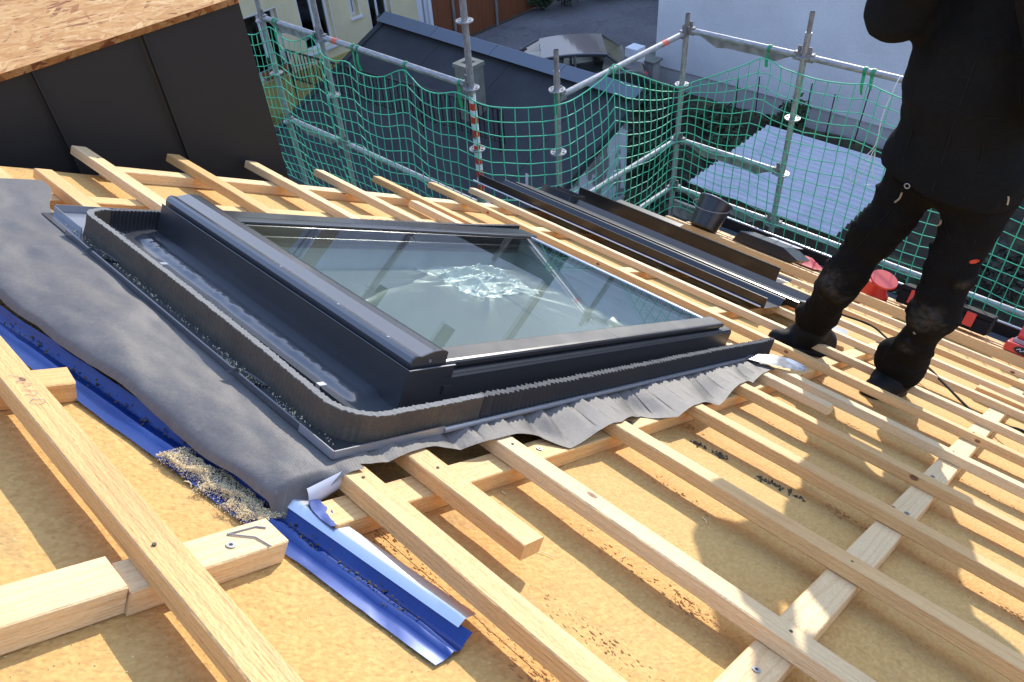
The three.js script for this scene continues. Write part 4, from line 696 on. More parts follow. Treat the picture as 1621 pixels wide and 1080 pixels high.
{
  const p = R(-1.13, 5.32, 0.01), g = thing('red_bucket', 'red plastic bucket standing upside down behind the worker leg', 'bucket', p.toArray()); g.scale.setScalar(0.85);
  const prof = [[0.092, 0.0], [0.108, 0.002], [0.108, 0.014], [0.098, 0.018], [0.070, 0.150], [0.064, 0.156], [0, 0.157]].map((q) => new THREE.Vector2(...q));
  const m = mesh('pail', new THREE.LatheGeometry(prof, 36), M.red, g); mesh('lid', uvBox(new THREE.CylinderGeometry(0.098, 0.102, 0.012, 32).rotateZ(-0.22).translate(0.045, 0.176, 0)), M.red, g); mesh('handle', rope([[-0.10, 0.012, 0], [-0.09, 0.03, 0.08], [0.09, 0.03, 0.08], [0.10, 0.012, 0]], 0.0022, 20, 5), M.black, g);
}
{
  const g = roofThing('spray_bottle', 'small bottle with blue cap beside the red bucket', 'bottle', [-0.985, 5.42, 0.02]);
  const prof = [[0, 0], [0.022, 0], [0.025, 0.01], [0.025, 0.045], [0.014, 0.058], [0.014, 0.062]].map((q) => new THREE.Vector2(...q));
  rpart('body', new THREE.LatheGeometry(prof, 20).translate(-0.985, 0.02, -5.42), M.white, g); rpart('cap', new THREE.CylinderGeometry(0.016, 0.017, 0.034, 18).translate(-0.985, 0.099, -5.42), M.bluePl, g);
}
{
  const g = roofThing('tool_case', 'long black tool case with red latches behind the worker legs', 'tool case', [-0.74, 5.44, 0.03]);
  rpart('shell', roundBox(-1.0, -0.46, 0.03, 0.115, 5.34, 5.54, 0.012), M.rubber, g); rpart('lid', roundBox(-1.003, -0.457, 0.117, 0.15, 5.337, 5.543, 0.012), M.rubber, g);
  for (const x of [-0.905, -0.575]) rpart('latch', roundBox(x - 0.028, x + 0.028, 0.05, 0.135, 5.327, 5.338, 0.004), M.red, g);
  rpart('carry_handle', rope([[-0.84, 0.155, -5.44], [-0.83, 0.185, -5.44], [-0.65, 0.185, -5.44], [-0.64, 0.155, -5.44]], 0.008, 24, 8), M.rubber, g);
  rpart('strap', sheet(16, 2, (u, v) => [lerp(-1.06, -0.92, u), 0.05 + 0.07 * Math.sin(u * 2.4), -5.36 - 0.04 * u - 0.02 * v]), M.grey, g);
}
{
  const g = roofThing('red_machine', 'red power tool housing with black oval badge at the right edge', 'power tool', [-0.16, 5.2, 0.03]);
  rpart('base', roundBox(-0.335, 0.12, 0.03, 0.085, 5.10, 5.36, 0.015), M.red, g);
  rpart('hood', prism(bh([[5.16, 0.095], [5.15, 0.13], [5.20, 0.23], [5.30, 0.25], [5.34, 0.12], [5.32, 0.095]]), -0.30, 0.12, 0.006), M.red, g);
  rpart('dust_window', roundBox(-0.31, 0.1, 0.0855, 0.108, 5.13, 5.34, 0.006), phys({ color: lin(0.5, 0.42, 0.44), transmission: 0.4, thickness: 0, roughness: 0.2 }), g);
  const b = rpart('badge', uvBox(new THREE.CylinderGeometry(0.05, 0.05, 0.004, 28).rotateX(Math.PI / 2).scale(1.0, 0.42, 1).translate(-0.235, 0.058, -5.098)), M.black, g);
  rpart('badge_script', rope([[-0.27, 0.055, -5.0955], [-0.255, 0.066, -5.0955], [-0.25, 0.052, -5.0955], [-0.235, 0.062, -5.0955], [-0.225, 0.053, -5.0955], [-0.205, 0.060, -5.0955]], 0.0016, 30, 5), M.white, g, b);
}
function roundBox(x0, x1, y0, y1, b0, b1, r) {
  const s = new THREE.Shape(), w = x1 - x0, h = y1 - y0, q = Math.min(r, w / 2.2, h / 2.2); s.moveTo(q, 0); s.lineTo(w - q, 0); s.quadraticCurveTo(w, 0, w, q); s.lineTo(w, h - q); s.quadraticCurveTo(w, h, w - q, h); s.lineTo(q, h); s.quadraticCurveTo(0, h, 0, h - q); s.lineTo(0, q); s.quadraticCurveTo(0, 0, q, 0);
  const e = Math.min(q * 0.5, (b1 - b0) * 0.3), g = new THREE.ExtrudeGeometry(s, { depth: b1 - b0 - 2 * e, bevelEnabled: true, bevelSize: e, bevelOffset: -e, bevelThickness: e, bevelSegments: 2, curveSegments: 4 }); g.translate(x0, y0, -b1 + e); return uvBox(g);
}
tag(mesh('power_cable', rope([[-1.02, 4.14, 0.006], [-0.95, 4.12, 0.012], [-0.82, 4.16, 0.01], [-0.65, 3.95, 0.0], [-0.48, 3.76, 0.006], [-0.36, 3.61, -0.01], [-0.23, 3.45, -0.03], [-0.13, 3.38, -0.045], [-0.02, 3.28, 0.008], [0.3, 3.1, -0.02], [0.7, 3.2, 0.006]].map(([a, b, h]) => R(a, b, h).toArray()), 0.0052, 120, 8), M.rubber, scene), 'thin black cable snaking over the battens at right', 'cable');
{
  const m = tag(mesh('metal_plate', sheet(4, 4, (u, v) => [lerp(-0.045, 0.045, u), 0.003 * nz(u * 3, v * 3, 2), lerp(-0.055, 0.055, v)]), M.lip, scene), 'small pale metal plate lying between the worker boots', 'plate'); m.position.copy(R(-0.87, 3.755, 0.0)); m.rotation.set(-PITCH, 0, 0); m.rotateY(0.3);
  const s = tag(mesh('wood_offcut', beam(0.30, 0.075, 0.05, 901, { rag: 0.012, wob: 0.004 }), M.wood[1], scene), 'rough sawn wood offcut lying between battens at the right edge', 'offcut'); s.position.copy(R(-0.12, 3.90, -0.035)); s.rotation.set(-PITCH, 0, 0); s.rotateY(-0.06);
  const w = tag(mesh('white_strap', sheet(10, 1, (u, v) => [0.012 * (v - 0.5) * 2 + 0.006 * Math.sin(u * 3), -0.24 * u, 0.01 * Math.sin(u * 5)]), M.white, scene), 'narrow white strip hanging behind the far end of the flashings', 'strip'); w.position.set(-3.0, Y(-2.42), -3.1);
}
tag(mesh('hanging_rope', rope([[-1.745, -2.37, -5.63], [-1.75, -2.42, -5.60], [-1.77, -2.65, -5.56], [-1.76, -2.86, -5.55], [-1.83, -3.02, -5.55], [-1.88, -3.16, -5.55], [-1.84, -3.22, -5.54], [-1.79, -3.08, -5.54], [-1.755, -2.90, -5.54], [-1.73, -3.05, -5.54], [-1.71, -3.18, -5.55], [-1.76, -3.2, -5.55]].map(([x, y, z]) => [x, Y(y), z]), 0.004, 120, 5), M.white, scene), 'loose white cord looped over the rail beside the worker hip', 'rope');
// ================= the worker =================
function sdCap(px, py, pz, s) { const dx = s[3] - s[0], dy = s[4] - s[1], dz = s[5] - s[2], l = dx * dx + dy * dy + dz * dz; let t = ((px - s[0]) * dx + (py - s[1]) * dy + (pz - s[2]) * dz) / (l || 1); t = t < 0 ? 0 : t > 1 ? 1 : t; const ex = px - s[0] - dx * t, ey = py - s[1] - dy * t, ez = (pz - s[2] - dz * t) * (s[8] ?? 1); return Math.sqrt(ex * ex + ey * ey + ez * ez) - (s[6] + (s[7] - s[6]) * t); }
function field(segs, k) { return (x, y, z) => { let d = 1e3; for (const s of segs) { const e = sdCap(x, y, z, s), h = Math.max(0, k - Math.abs(d - e)) / k; d = Math.min(d, e) - h * h * k * 0.25; } return d; }; }
function surface(f, c, half, res) {
  const mc = new MarchingCubes(res, new THREE.MeshStandardMaterial(), false, false, 260000); mc.isolation = 0; const hs = res / 2;
  for (let z = 0; z < res; z++) for (let y = 0; y < res; y++) for (let x = 0; x < res; x++) mc.field[z * res * res + y * res + x] = -f(c[0] + (x - hs) / hs * half, c[1] + (y - hs) / hs * half, c[2] + (z - hs) / hs * half);
  mc.update(); const n = mc.count ?? mc.geometry.drawRange.count, p = new Float32Array(n * 3); for (let i = 0; i < n; i++) { p[3 * i] = c[0] + mc.positionArray[3 * i] * half; p[3 * i + 1] = c[1] + mc.positionArray[3 * i + 1] * half; p[3 * i + 2] = c[2] + mc.positionArray[3 * i + 2] * half; }
  let g = new THREE.BufferGeometry(); g.setAttribute('position', new THREE.BufferAttribute(p, 3)); g = mergeVertices(g, 1e-5); g.computeVertexNormals();
  const q = g.attributes.position, uv = new Float32Array(q.count * 2); for (let i = 0; i < q.count; i++) { uv[2 * i] = q.getX(i) + q.getZ(i) * 0.7; uv[2 * i + 1] = q.getY(i); } g.setAttribute('uv', new THREE.BufferAttribute(uv, 2)); return g;
}
{
  // joints, heights from the camera's level
  const hA = [-0.635, -1.36, -2.50], kA = [-0.762, -1.80, -2.44], aA = [-0.842, -2.10, -2.50];
  const hB = [-0.435, -1.36, -2.50], kB = [-0.430, -1.80, -2.42], aB = [-0.478, -2.14, -2.50];
  const pel = [-0.545, -1.29, -2.51], che = [-0.565, -1.02, -2.51], nk = [-0.575, -0.75, -2.50], sA = [-0.755, -0.82, -2.50], sB = [-0.385, -0.82, -2.50], eA = [-0.785, -0.815, -2.37], eB = [-0.31, -0.97, -2.38], wA = [-0.665, -0.60, -2.27], wB = [-0.475, -0.61, -2.27], hd = [-0.585, -0.555, -2.49];
  const base = R(-0.62, 3.28, HB), g = thing('person', 'worker in black jacket and black work trousers standing on the battens', 'person', base.toArray());
  const S = (a, b, r0, r1, sq) => [a[0], a[1], a[2], b[0], b[1], b[2], r0, r1, sq ?? 1], L = (p) => [p[0], Y(p[1]), p[2]];
  const toL = (segs) => segs.map((s) => { const t = s.slice(); t[1] = Y(t[1]); t[4] = Y(t[4]); return t; });
  const put = (name, geo, mat, parent = g) => wpart(name, geo, mat, g, parent);
  // body: one continuous figure (head, neck, trunk, limbs, hands)
  const fing = (w, dir, side) => { const out = [], pal = [w[0] + dir[0] * 0.07, w[1] + dir[1] * 0.07, w[2] + dir[2] * 0.07]; out.push(S(w, pal, 0.026, 0.033)); for (let i = 0; i < 4; i++) { const o = (i - 1.5) * 0.019, l = [0.034, 0.04, 0.037, 0.028][i], a = [pal[0] + o * 0.25, pal[1] + o, pal[2] + 0.008], b = [a[0] + side * l, a[1] + l * 0.4, a[2] + 0.012], c = [b[0] + side * l * 0.8, b[1] - l * 0.1, b[2] - 0.014]; out.push(S(a, b, 0.0095, 0.009), S(b, c, 0.009, 0.0078)); } const t0 = [lerp(w[0], pal[0], 0.4), lerp(w[1], pal[1], 0.4) + 0.012, w[2] + 0.018]; out.push(S(t0, [t0[0] + side * 0.03, t0[1] + 0.035, t0[2] + 0.012], 0.012, 0.0095), S([t0[0] + side * 0.03, t0[1] + 0.035, t0[2] + 0.012], [t0[0] + side * 0.05, t0[1] + 0.045, t0[2]], 0.0095, 0.008)); return out; };
  const body = toL([S(hd, [hd[0], hd[1] - 0.03, hd[2] + 0.015], 0.088, 0.074), S([hd[0], hd[1] + 0.03, hd[2] - 0.015], hd, 0.088, 0.088), S([hd[0] - 0.01, hd[1] - 0.07, hd[2] + 0.06], [hd[0] - 0.01, hd[1] - 0.085, hd[2] + 0.065], 0.034, 0.03), S(nk, hd, 0.056, 0.054), S(pel, che, 0.14, 0.14, 1.3), S(che, nk, 0.13, 0.07, 1.3), S(sA, nk, 0.06, 0.06), S(sB, nk, 0.06, 0.06), S(sA, eA, 0.05, 0.04), S(eA, wA, 0.04, 0.028), S(sB, eB, 0.05, 0.04), S(eB, wB, 0.04, 0.028), S(hA, kA, 0.078, 0.055), S(kA, aA, 0.052, 0.036), S(hB, kB, 0.078, 0.055), S(kB, aB, 0.052, 0.036), S([hd[0] - 0.005, hd[1] - 0.012, hd[2] + 0.088], [hd[0] - 0.005, hd[1] - 0.032, hd[2] + 0.104], 0.010, 0.014), S([hd[0] - 0.088, hd[1] - 0.005, hd[2]], [hd[0] - 0.092, hd[1] - 0.035, hd[2]], 0.016, 0.012), S([hd[0] + 0.088, hd[1] - 0.005, hd[2]], [hd[0] + 0.092, hd[1] - 0.035, hd[2]], 0.016, 0.012)]);
  const bodyG = surface(field(body, 0.03), [-0.58, Y(-1.32), -2.46], 0.92, 110);
  const handG = [[wA, [0.4, 0.85, 0.25], 1], [wB, [-0.4, 0.85, 0.25], -1]].map(([w, d, s]) => surface(field(toL(fing(w, d, s)), 0.008), [w[0] + 0.02 * s, Y(w[1]) + 0.05, w[2] + 0.02], 0.13, 64));
  put('body', merge([bodyG, ...handG]), M.skin);
  // face and hair
  for (const s of [-1, 1]) { put('eye', new THREE.SphereGeometry(0.011, 12, 8).translate(hd[0] - 0.005 + s * 0.032, Y(hd[1]) + 0.0, hd[2] + 0.082), M.white); put('pupil', new THREE.SphereGeometry(0.0055, 10, 8).translate(hd[0] - 0.005 + s * 0.032, Y(hd[1]) - 0.001, hd[2] + 0.0905), M.black); }
  put('mouth', rope([[hd[0] - 0.03, Y(hd[1]) - 0.066, hd[2] + 0.088], [hd[0] - 0.008, Y(hd[1]) - 0.069, hd[2] + 0.0955], [hd[0] + 0.016, Y(hd[1]) - 0.066, hd[2] + 0.088]], 0.0035, 12, 5), M.redSoft);
  put('hair', surface((x, y, z) => { const dx = x - hd[0], dy = (y - Y(hd[1] + 0.025)) / 1.08, dz = z - hd[2] + 0.02, d = Math.sqrt(dx * dx + dy * dy + dz * dz) - 0.103 + 0.006 * nz(x * 60, y * 60 + z * 40, 3); return Math.max(d, (z - hd[2]) * 0.8 - (y - Y(hd[1]) - 0.012)); }, [hd[0], Y(hd[1]), hd[2]], 0.16, 44), M.hair);
  // trousers: baggy, with folds
  const tr = toL([S([hA[0] + 0.02, -1.30, -2.51], [hB[0] - 0.02, -1.30, -2.51], 0.125, 0.125, 1.05), S(hA, kA, 0.092, 0.069), S(kA, [aA[0], aA[1] + 0.03, aA[2]], 0.067, 0.056), S(hB, kB, 0.094, 0.070), S(kB, [aB[0], aB[1] + 0.03, aB[2]], 0.068, 0.058), S([aA[0] + 0.004, aA[1] + 0.03, aA[2]], [aA[0], aA[1] - 0.01, aA[2]], 0.069, 0.066), S([aB[0] - 0.02, aB[1] + 0.055, aB[2] + 0.01], [aB[0], aB[1] + 0.01, aB[2]], 0.076, 0.066)]);
  const trf = field(tr, 0.045);
  const fold = (x, y, z) => 0.034 * nz(x * 5 + y * 3, y * 9 - z * 6, 41) - 0.022 * Math.max(0, 0.55 - Math.abs(nz(y * 9 + x * 6, x * 5 - y * 4 + z * 5, 42)) * 5) * 0.6 + 0.004 * nz(x * 45, y * 45 + z * 30, 43);
  const trousers = put('trousers', surface((x, y, z) => Math.max(trf(x, y, z) + fold(x, y, z), y - Y(-1.20)), [-0.62, Y(-1.68), -2.48], 0.56, 130), M.clothKnee);
  { const q = trousers.geometry.attributes.position, cc = new Float32Array(q.count * 3); for (let i = 0; i < q.count; i++) { const x = q.getX(i) + base.x, y = q.getY(i) + base.y, z = q.getZ(i) + base.z; let d = 0; for (const [kx, ky, r] of [[-0.765, -1.79, 0.075], [-0.435, -1.77, 0.075], [-0.47, -1.93, 0.05], [-0.37, -1.62, 0.03]]) if (z > -2.47) d = Math.max(d, smooth(1, 0.2, Math.hypot(x - kx, y - Y(ky)) / r + 1.3 * nz(x * 30, y * 30, 6))); const t = 0.030 + 0.16 * d * clamp(0.5 + 1.6 * nz(x * 90, y * 90, 8)) + 0.012 * Math.max(0, nz(x * 14, y * 14 + z * 9, 9)); cc[3 * i] = t; cc[3 * i + 1] = t * (1 - 0.05 * d); cc[3 * i + 2] = t * (1 - 0.16 * d); } trousers.geometry.setAttribute('color', new THREE.BufferAttribute(cc, 3)); }
  // jacket
  const jk = toL([S([-0.48, -1.30, -2.50], [-0.60, -1.30, -2.50], 0.152, 0.152, 1.05), S([-0.545, -1.30, -2.50], che, 0.178, 0.180, 1.15), S(che, [-0.575, -0.9, -2.50], 0.19, 0.17, 1.15), S(sA, nk, 0.085, 0.085), S(sB, nk, 0.085, 0.085), S([-0.575, -0.86, -2.50], nk, 0.13, 0.075), S(sA, eA, 0.085, 0.070), S(eA, [lerp(eA[0], wA[0], 0.85), lerp(eA[1], wA[1], 0.85), lerp(eA[2], wA[2], 0.85)], 0.076, 0.052), S(sB, eB, 0.085, 0.080), S(eB, [lerp(eB[0], wB[0], 0.85), lerp(eB[1], wB[1], 0.85), lerp(eB[2], wB[2], 0.85)], 0.076, 0.052)]);
  const jf = field(jk, 0.05), jfold = (x, y, z) => 0.024 * nz(x * 5 - z * 3, y * 5 + z * 4, 51) - 0.018 * Math.max(0, 0.5 - Math.abs(nz(x * 7 + y * 4, y * 5 - x * 5 + z * 3, 52)) * 5) * 0.6 + 0.003 * nz(x * 40, y * 40 + z * 20, 53);
  const jacket = put('jacket', surface((x, y, z) => Math.max(jf(x, y, z) + jfold(x, y, z), Y(-1.325 - 0.14 * (x + 0.56)) - y), [-0.58, Y(-1.05), -2.46], 0.50, 124), M.jacket);
  const front = (x, y) => { let z = -2.15; for (let i = 0; i < 300; i++) { if (Math.min(jf(x, Y(y), z) + jfold(x, Y(y), z), trf(x, Y(y), z) + fold(x, Y(y), z)) < 0) break; z -= 0.002; } return z; };
  const line = (pts, r, off = 0.001, seg = 24) => rope(pts.map(([x, y]) => [x, Y(y), front(x, y) + off]), r, seg, 5);
  put('front_zip', line([[-0.545, -0.9], [-0.545, -1.0], [-0.545, -1.1], [-0.545, -1.2], [-0.54, -1.3]], 0.0028), M.rubber, jacket);
  put('seam', line([[-0.67, -1.05], [-0.66, -1.15], [-0.66, -1.28]], 0.0016), M.dust, jacket); put('seam', line([[-0.62, -1.02], [-0.56, -1.035], [-0.5, -1.05], [-0.44, -1.05]], 0.0016), M.dust, jacket); put('seam', line([[-0.46, -1.12], [-0.45, -1.2], [-0.455, -1.3]], 0.0016), M.dust, jacket);
  put('eyelet', new THREE.TorusGeometry(0.008, 0.0018, 6, 18).translate(-0.618, Y(-1.315), front(-0.618, -1.315) + 0.003), M.lip, jacket);
  put('zip_pull', line([[-0.355, -1.285], [-0.352, -1.30], [-0.35, -1.32]], 0.004), M.lip, jacket);
  put('drawcord', line([[-0.628, -1.345], [-0.632, -1.37], [-0.645, -1.395]], 0.0032, 0.004), M.seat, trousers); put('drawcord', line([[-0.495, -1.40], [-0.498, -1.425], [-0.51, -1.45]], 0.0032, 0.004), M.seat, trousers);
  const tf = (x, y) => { let z = -2.2; for (let i = 0; i < 400; i++) { if (trf(x, Y(y), z) + fold(x, Y(y), z) < 0) break; z -= 0.002; } return z; };
  const patch = (cx, cy, w, h, mat, nm) => put(nm, sheet(10, 10, (u, v) => { const a = u * Math.PI * 2, r = v; const x = cx + w * r * Math.cos(a), y = cy + h * r * Math.sin(a); return [x, Y(y), tf(x, y) + 0.0015]; }), mat, trousers);
  patch(-0.372, -1.535, 0.011, 0.009, M.red, 'red_label');
  patch(-0.452, -1.845, 0.006, 0.006, M.seat, 'paint_spot');
  const tl = (pts, r = 0.0014) => rope(pts.map(([x, y]) => [x, Y(y), tf(x, y) + 0.0012]), r, 24, 5);
  for (const s of [[[-0.72, -1.70], [-0.76, -1.725], [-0.80, -1.72]], [[-0.745, -1.90], [-0.79, -1.915], [-0.825, -1.90]], [[-0.66, -1.45], [-0.70, -1.55], [-0.74, -1.65]], [[-0.47, -1.70], [-0.43, -1.715], [-0.39, -1.70]], [[-0.475, -1.92], [-0.43, -1.93], [-0.395, -1.91]], [[-0.39, -1.45], [-0.385, -1.55], [-0.38, -1.65]], [[-0.50, -1.42], [-0.46, -1.47], [-0.40, -1.49]]]) put('stitched_seam', tl(s), M.dust, trousers);
  // boots on the boards, toes pointing up the slope
  const boot = (heel, toe, ank) => {
    const H0 = R(heel[0], heel[1], HB), T0 = R(toe[0], toe[1], HB), up = new THREE.Vector3(0, CS, -SN), at = (t, h) => H0.clone().lerp(T0, t).addScaledVector(up, h).toArray(), A = L(ank);
    const f = field([S(at(0.1, 0.048), at(0.55, 0.048), 0.042, 0.045), S(at(0.55, 0.046), at(0.9, 0.038), 0.045, 0.035), S(at(0.14, 0.07), [A[0], A[1] - 0.01, A[2]], 0.050, 0.052), S(at(0.5, 0.07), [A[0], A[1] - 0.03, A[2] + 0.01], 0.042, 0.045)], 0.05);
    const c = at(0.45, 0.08), soleY = (x, y, z) => (x - H0.x) * up.x + (y - H0.y) * up.y + (z - H0.z) * up.z;
    const b = put('boot', surface((x, y, z) => Math.max(f(x, y, z) + 0.003 * nz(x * 40, y * 40 + z * 30, 5), 0.024 - soleY(x, y, z)), c, 0.22, 72), M.rubber);
    const fs = field([S(at(0.08, 0.014), at(0.55, 0.014), 0.046, 0.05), S(at(0.55, 0.014), at(0.92, 0.014), 0.05, 0.041)], 0.03);
    put('sole', surface((x, y, z) => Math.max(fs(x, y, z), soleY(x, y, z) - 0.027, 0.001 - soleY(x, y, z)), c, 0.22, 72), M.sole, b);
    for (let i = 0; i < 3; i++) put('lace', rope([[-1, 0.3], [-0.3, 1], [0.3, 1], [1, 0.3]].map(([s, q]) => { const p = V3(at(0.42 + 0.1 * i, 0.095 - 0.012 * i + 0.012 * q)); p.x += s * 0.03; return p.toArray(); }), 0.0028, 12, 5), M.grey, b);
    const p = V3(at(0.62, 0.103)); put('red_tab', uvBox(new THREE.BoxGeometry(0.016, 0.005, 0.022).rotateX(-PITCH + 0.25).translate(p.x, p.y, p.z)), M.red, b);
  };
  boot([-0.80, 3.40], [-0.955, 3.13], aA); boot([-0.475, 3.36], [-0.515, 3.06], aB);
}

// ================= surroundings =================
structure('ground', new THREE.PlaneGeometry(400, 400, 1, 1).rotateX(-Math.PI / 2).translate(-20, 0, -40), M.soil);
{ const g = sheet(40, 40, (u, v) => { const x = lerp(-17.4, -11.2, u), z = lerp(-40, -5, v); return [x, 0.006 + 0.02 * nz(x * 0.4, z * 0.4, 3) * 0.5 + 0.006, z]; }); structure('street', g, M.asphalt); }
{ const g = sheet(60, 60, (u, v) => { const x = lerp(-11.0, 10, u), z = lerp(-16.2, -5.2, v); return [x, 0.05 + 0.22 * nz(x * 0.8, z * 0.8, 4) + 0.12 * nz(x * 3, z * 3, 5), z]; }); structure('garden_soil', g, M.soil); }
structure('lawn', sheet(30, 30, (u, v) => { const x = lerp(-17.45, -14.6, u), z = lerp(-11.4, -7.6, v); return [x, 0.16 + 0.05 * nz(x * 3, z * 3, 4), z]; }), M.grass);
// a wall with real openings: list of [u0, u1, v0, v1] holes
function wallWithHoles(w, h, t, holes) { const s = new THREE.Shape([[0, 0], [w, 0], [w, h], [0, h]].map((p) => new THREE.Vector2(...p))); for (const [a, b, c, d] of holes) s.holes.push(new THREE.Path([[a, c], [a, d], [b, d], [b, c]].map((p) => new THREE.Vector2(...p)))); return new THREE.ExtrudeGeometry(s, { depth: t, bevelEnabled: false }); }
// ---- yellow house along the street, facade facing +x at x = -17.5 ----
{
  const X = -17.5, z0 = -14.55, z1 = 2, hgt = 7.2, g = thing('yellow_house', 'pale yellow rendered house with white framed windows behind the left scaffold', 'house', [X - 4, 0, -6]);
  const wins = [[-11.25, -10.35, 1.28, 2.75, 'plain'], [-9.75, -8.85, 1.15, 2.6, 'flowers'], [-13.15, -12.45, 1.12, 2.3, 'flowers'], [-12.12, -11.86, 1.75, 2.4, 'small'], [-6.9, -5.9, 1.3, 2.75, 'plain'], [-11.25, -10.35, 4.1, 5.5, 'plain'], [-9.0, -8.0, 4.1, 5.5, 'plain'], [-6.5, -5.5, 4.1, 5.5, 'plain'], [-13.4, -12.5, 4.1, 5.5, 'plain']];
  const U = (z) => z1 - z;                            // facade runs from z1 to z0
  const wall = wallWithHoles(z1 - z0, hgt, 0.3, wins.map(([a, b, c, d]) => [U(b), U(a), c, d])); wall.rotateY(Math.PI / 2); wall.translate(X - 0.3, 0, z1);
  wpart('facade', uvBox(wall, 0, 0, 'z'), M.plasterYellow, g);
  wpart('gable_wall', box(X - 8, X - 0.302, 0, hgt, z0, z0 + 0.3, 'y'), M.plasterYellow, g);
  wpart('gable_wall', box(X - 8, X - 0.302, 0, hgt, z1 - 0.3, z1, 'y'), M.plasterYellow, g); wpart('rear_wall', box(X - 8.3, X - 8.002, 0, hgt, z0, z1, 'z'), M.plasterYellow, g); wpart('storey_floor', box(X - 8, X - 0.302, 3.2, 3.4, z0 + 0.302, z1 - 0.302), M.plasterGrey, g);
  wins.forEach(([a, b, c, d, kind]) => {
    const fr = 0.07, x = X - 0.16;
    const w = wpart('window', merge([box(x - 0.05, x, c, d, a, a + fr), box(x - 0.05, x, c, d, b - fr, b), box(x - 0.05, x, c, c + fr, a + fr, b - fr), box(x - 0.05, x, d - fr, d, a + fr, b - fr), box(x - 0.045, x - 0.004, c + fr, d - fr, (a + b) / 2 - 0.03, (a + b) / 2 + 0.03)]), M.trim, g);
    wpart('pane', box(x - 0.03, x - 0.024, c + fr, d - fr, a + fr, b - fr), M.winGlass, g, w);
    wpart('sill', box(X - 0.1, X + 0.07, c - 0.05, c - 0.004, a - 0.05, b + 0.05), M.trim, g, w);
    wpart('reveal', merge([box(X - 0.14, X + 0.004, c, d, b + 0.001, b + 0.02), box(X - 0.14, X + 0.004, c, d, a - 0.02, a - 0.001), box(X - 0.14, X + 0.0035, d + 0.001, d + 0.02, a, b)]), M.trim, g, w);
    if (kind === 'flowers') { wpart('flower_box', box(X + 0.02, X + 0.2, c - 0.03, c + 0.14, a + 0.08, b - 0.08), M.plank, g, w); }
  });
  wpart('downpipe', tube([X + 0.1, 0, z0 + 0.12], [X + 0.1, hgt - 0.2, z0 + 0.12], 0.055, 12), M.trim, g); wpart('corner_strip', box(X + 0.001, X + 0.02, 0, hgt, z0, z0 + 0.5), M.trim, g); wpart('dark_joint', box(X + 0.0205, X + 0.03, 0, hgt, z0 + 0.27, z0 + 0.33), M.grey, g);
  wpart('roof', prismZ([[X + 0.5, hgt - 0.1], [X - 4, hgt + 3.0], [X - 8.5, hgt - 0.1], [X - 8.5, hgt - 0.28], [X + 0.5, hgt - 0.28]], z0 - 0.4, z1 + 0.4), M.tile, g);
  wpart('plinth', box(X + 0.001, X + 0.03, 0, 0.98, z0 + 0.5, z1), M.plasterOchre, g);
}
function prismZ(pts, z0, z1) { const s = new THREE.Shape(pts.map((p) => new THREE.Vector2(...p))), g = new THREE.ExtrudeGeometry(s, { depth: z1 - z0, bevelEnabled: false }); g.translate(0, 0, z0); return uvBox(g, 0, 0, 'z'); }
// ---- brown board fence along the street ----
{
  const g = thing('board_fence', 'brown vertical board fence along the street beside the yellow house', 'fence', [-17.5, 0, -17]), k = rng(3); let z = -14.62;
  while (z > -18.9) { const w = 0.13 + 0.03 * k(); const m = wpart('board', box(-17.53 - 0.012 * k(), -17.505 - 0.01 * k(), 0.04 + 0.03 * k(), 1.95 + 0.04 * k(), z - w, z - 0.006, 'y'), M.plank, g); z -= w; }
  for (const zz of [-15.35, -17.1, -18.95]) wpart('post', tube([-17.46, 0, zz], [-17.46, 2.05, zz], 0.045, 10), M.galvDull, g);
}
// ---- neighbouring lean-to with the dark bitumen roof ----
{
  const x0 = -14.9, x1 = -7.72, zr = -11.05, yr = Y(-6.02), zl = -6.6, yl = yr - 0.41 * (zr - zl) * -1, g = thing('lean_to_building', 'low white building with dark lean-to roof and blue grey ridge flashing', 'building', [(x0 + x1) / 2, 0, -9]);
  wpart('wall', prism([[0, zr + 0.15], [yr - 0.14, zr + 0.15], [yl - 0.10, zl - 0.2], [0, zl - 0.2]], x0 + 0.12, x1 - 0.16), M.plasterStain, g);
  const n = 7, dirs = Math.hypot(zl - zr, yl - yr);
  for (let i = 0; i < n; i++) { const a = lerp(x0, x1, i / n) + 0.003, b = lerp(x0, x1, (i + 1) / n) - 0.003, o = 0.004 * (i % 2); wpart('roof_sheet', prism([[yr + o, zr], [yl + o, zl], [yl - 0.06, zl], [yr - 0.06, zr]], a, b), M.bitumen, g); }
  wpart('roof_deck', prism([[yr - 0.062, zr + 0.01], [yl - 0.062, zl - 0.01], [yl - 0.12, zl - 0.01], [yr - 0.12, zr + 0.01]], x0, x1), M.bitumen, g);
  for (let i = 0; i < 4; i++) wpart('ridge_flashing', prism([[yr + 0.016, zr + 0.30], [yr + 0.135, zr + 0.01], [yr + 0.125, zr - 0.03], [yr - 0.12, zr - 0.03], [yr - 0.12, zr - 0.01], [yr + 0.10, zr - 0.01], [yr + 0.008, zr + 0.29]].map(([y, z]) => [y, z]), lerp(x0 - 0.04, x1 + 0.04, i / 4) + 0.006, lerp(x0 - 0.04, x1 + 0.04, (i + 1) / 4) - 0.006), M.ridge, g);
  for (const [xa, xb] of [[x0 - 0.05, x0 + 0.10], [x1 - 0.07, x1 + 0.04]]) wpart('verge_trim', prism([[yr + 0.05, zr], [yl + 0.05, zl], [yl - 0.12, zl], [yr - 0.12, zr]], xa, xb), M.bitumen, g);
}
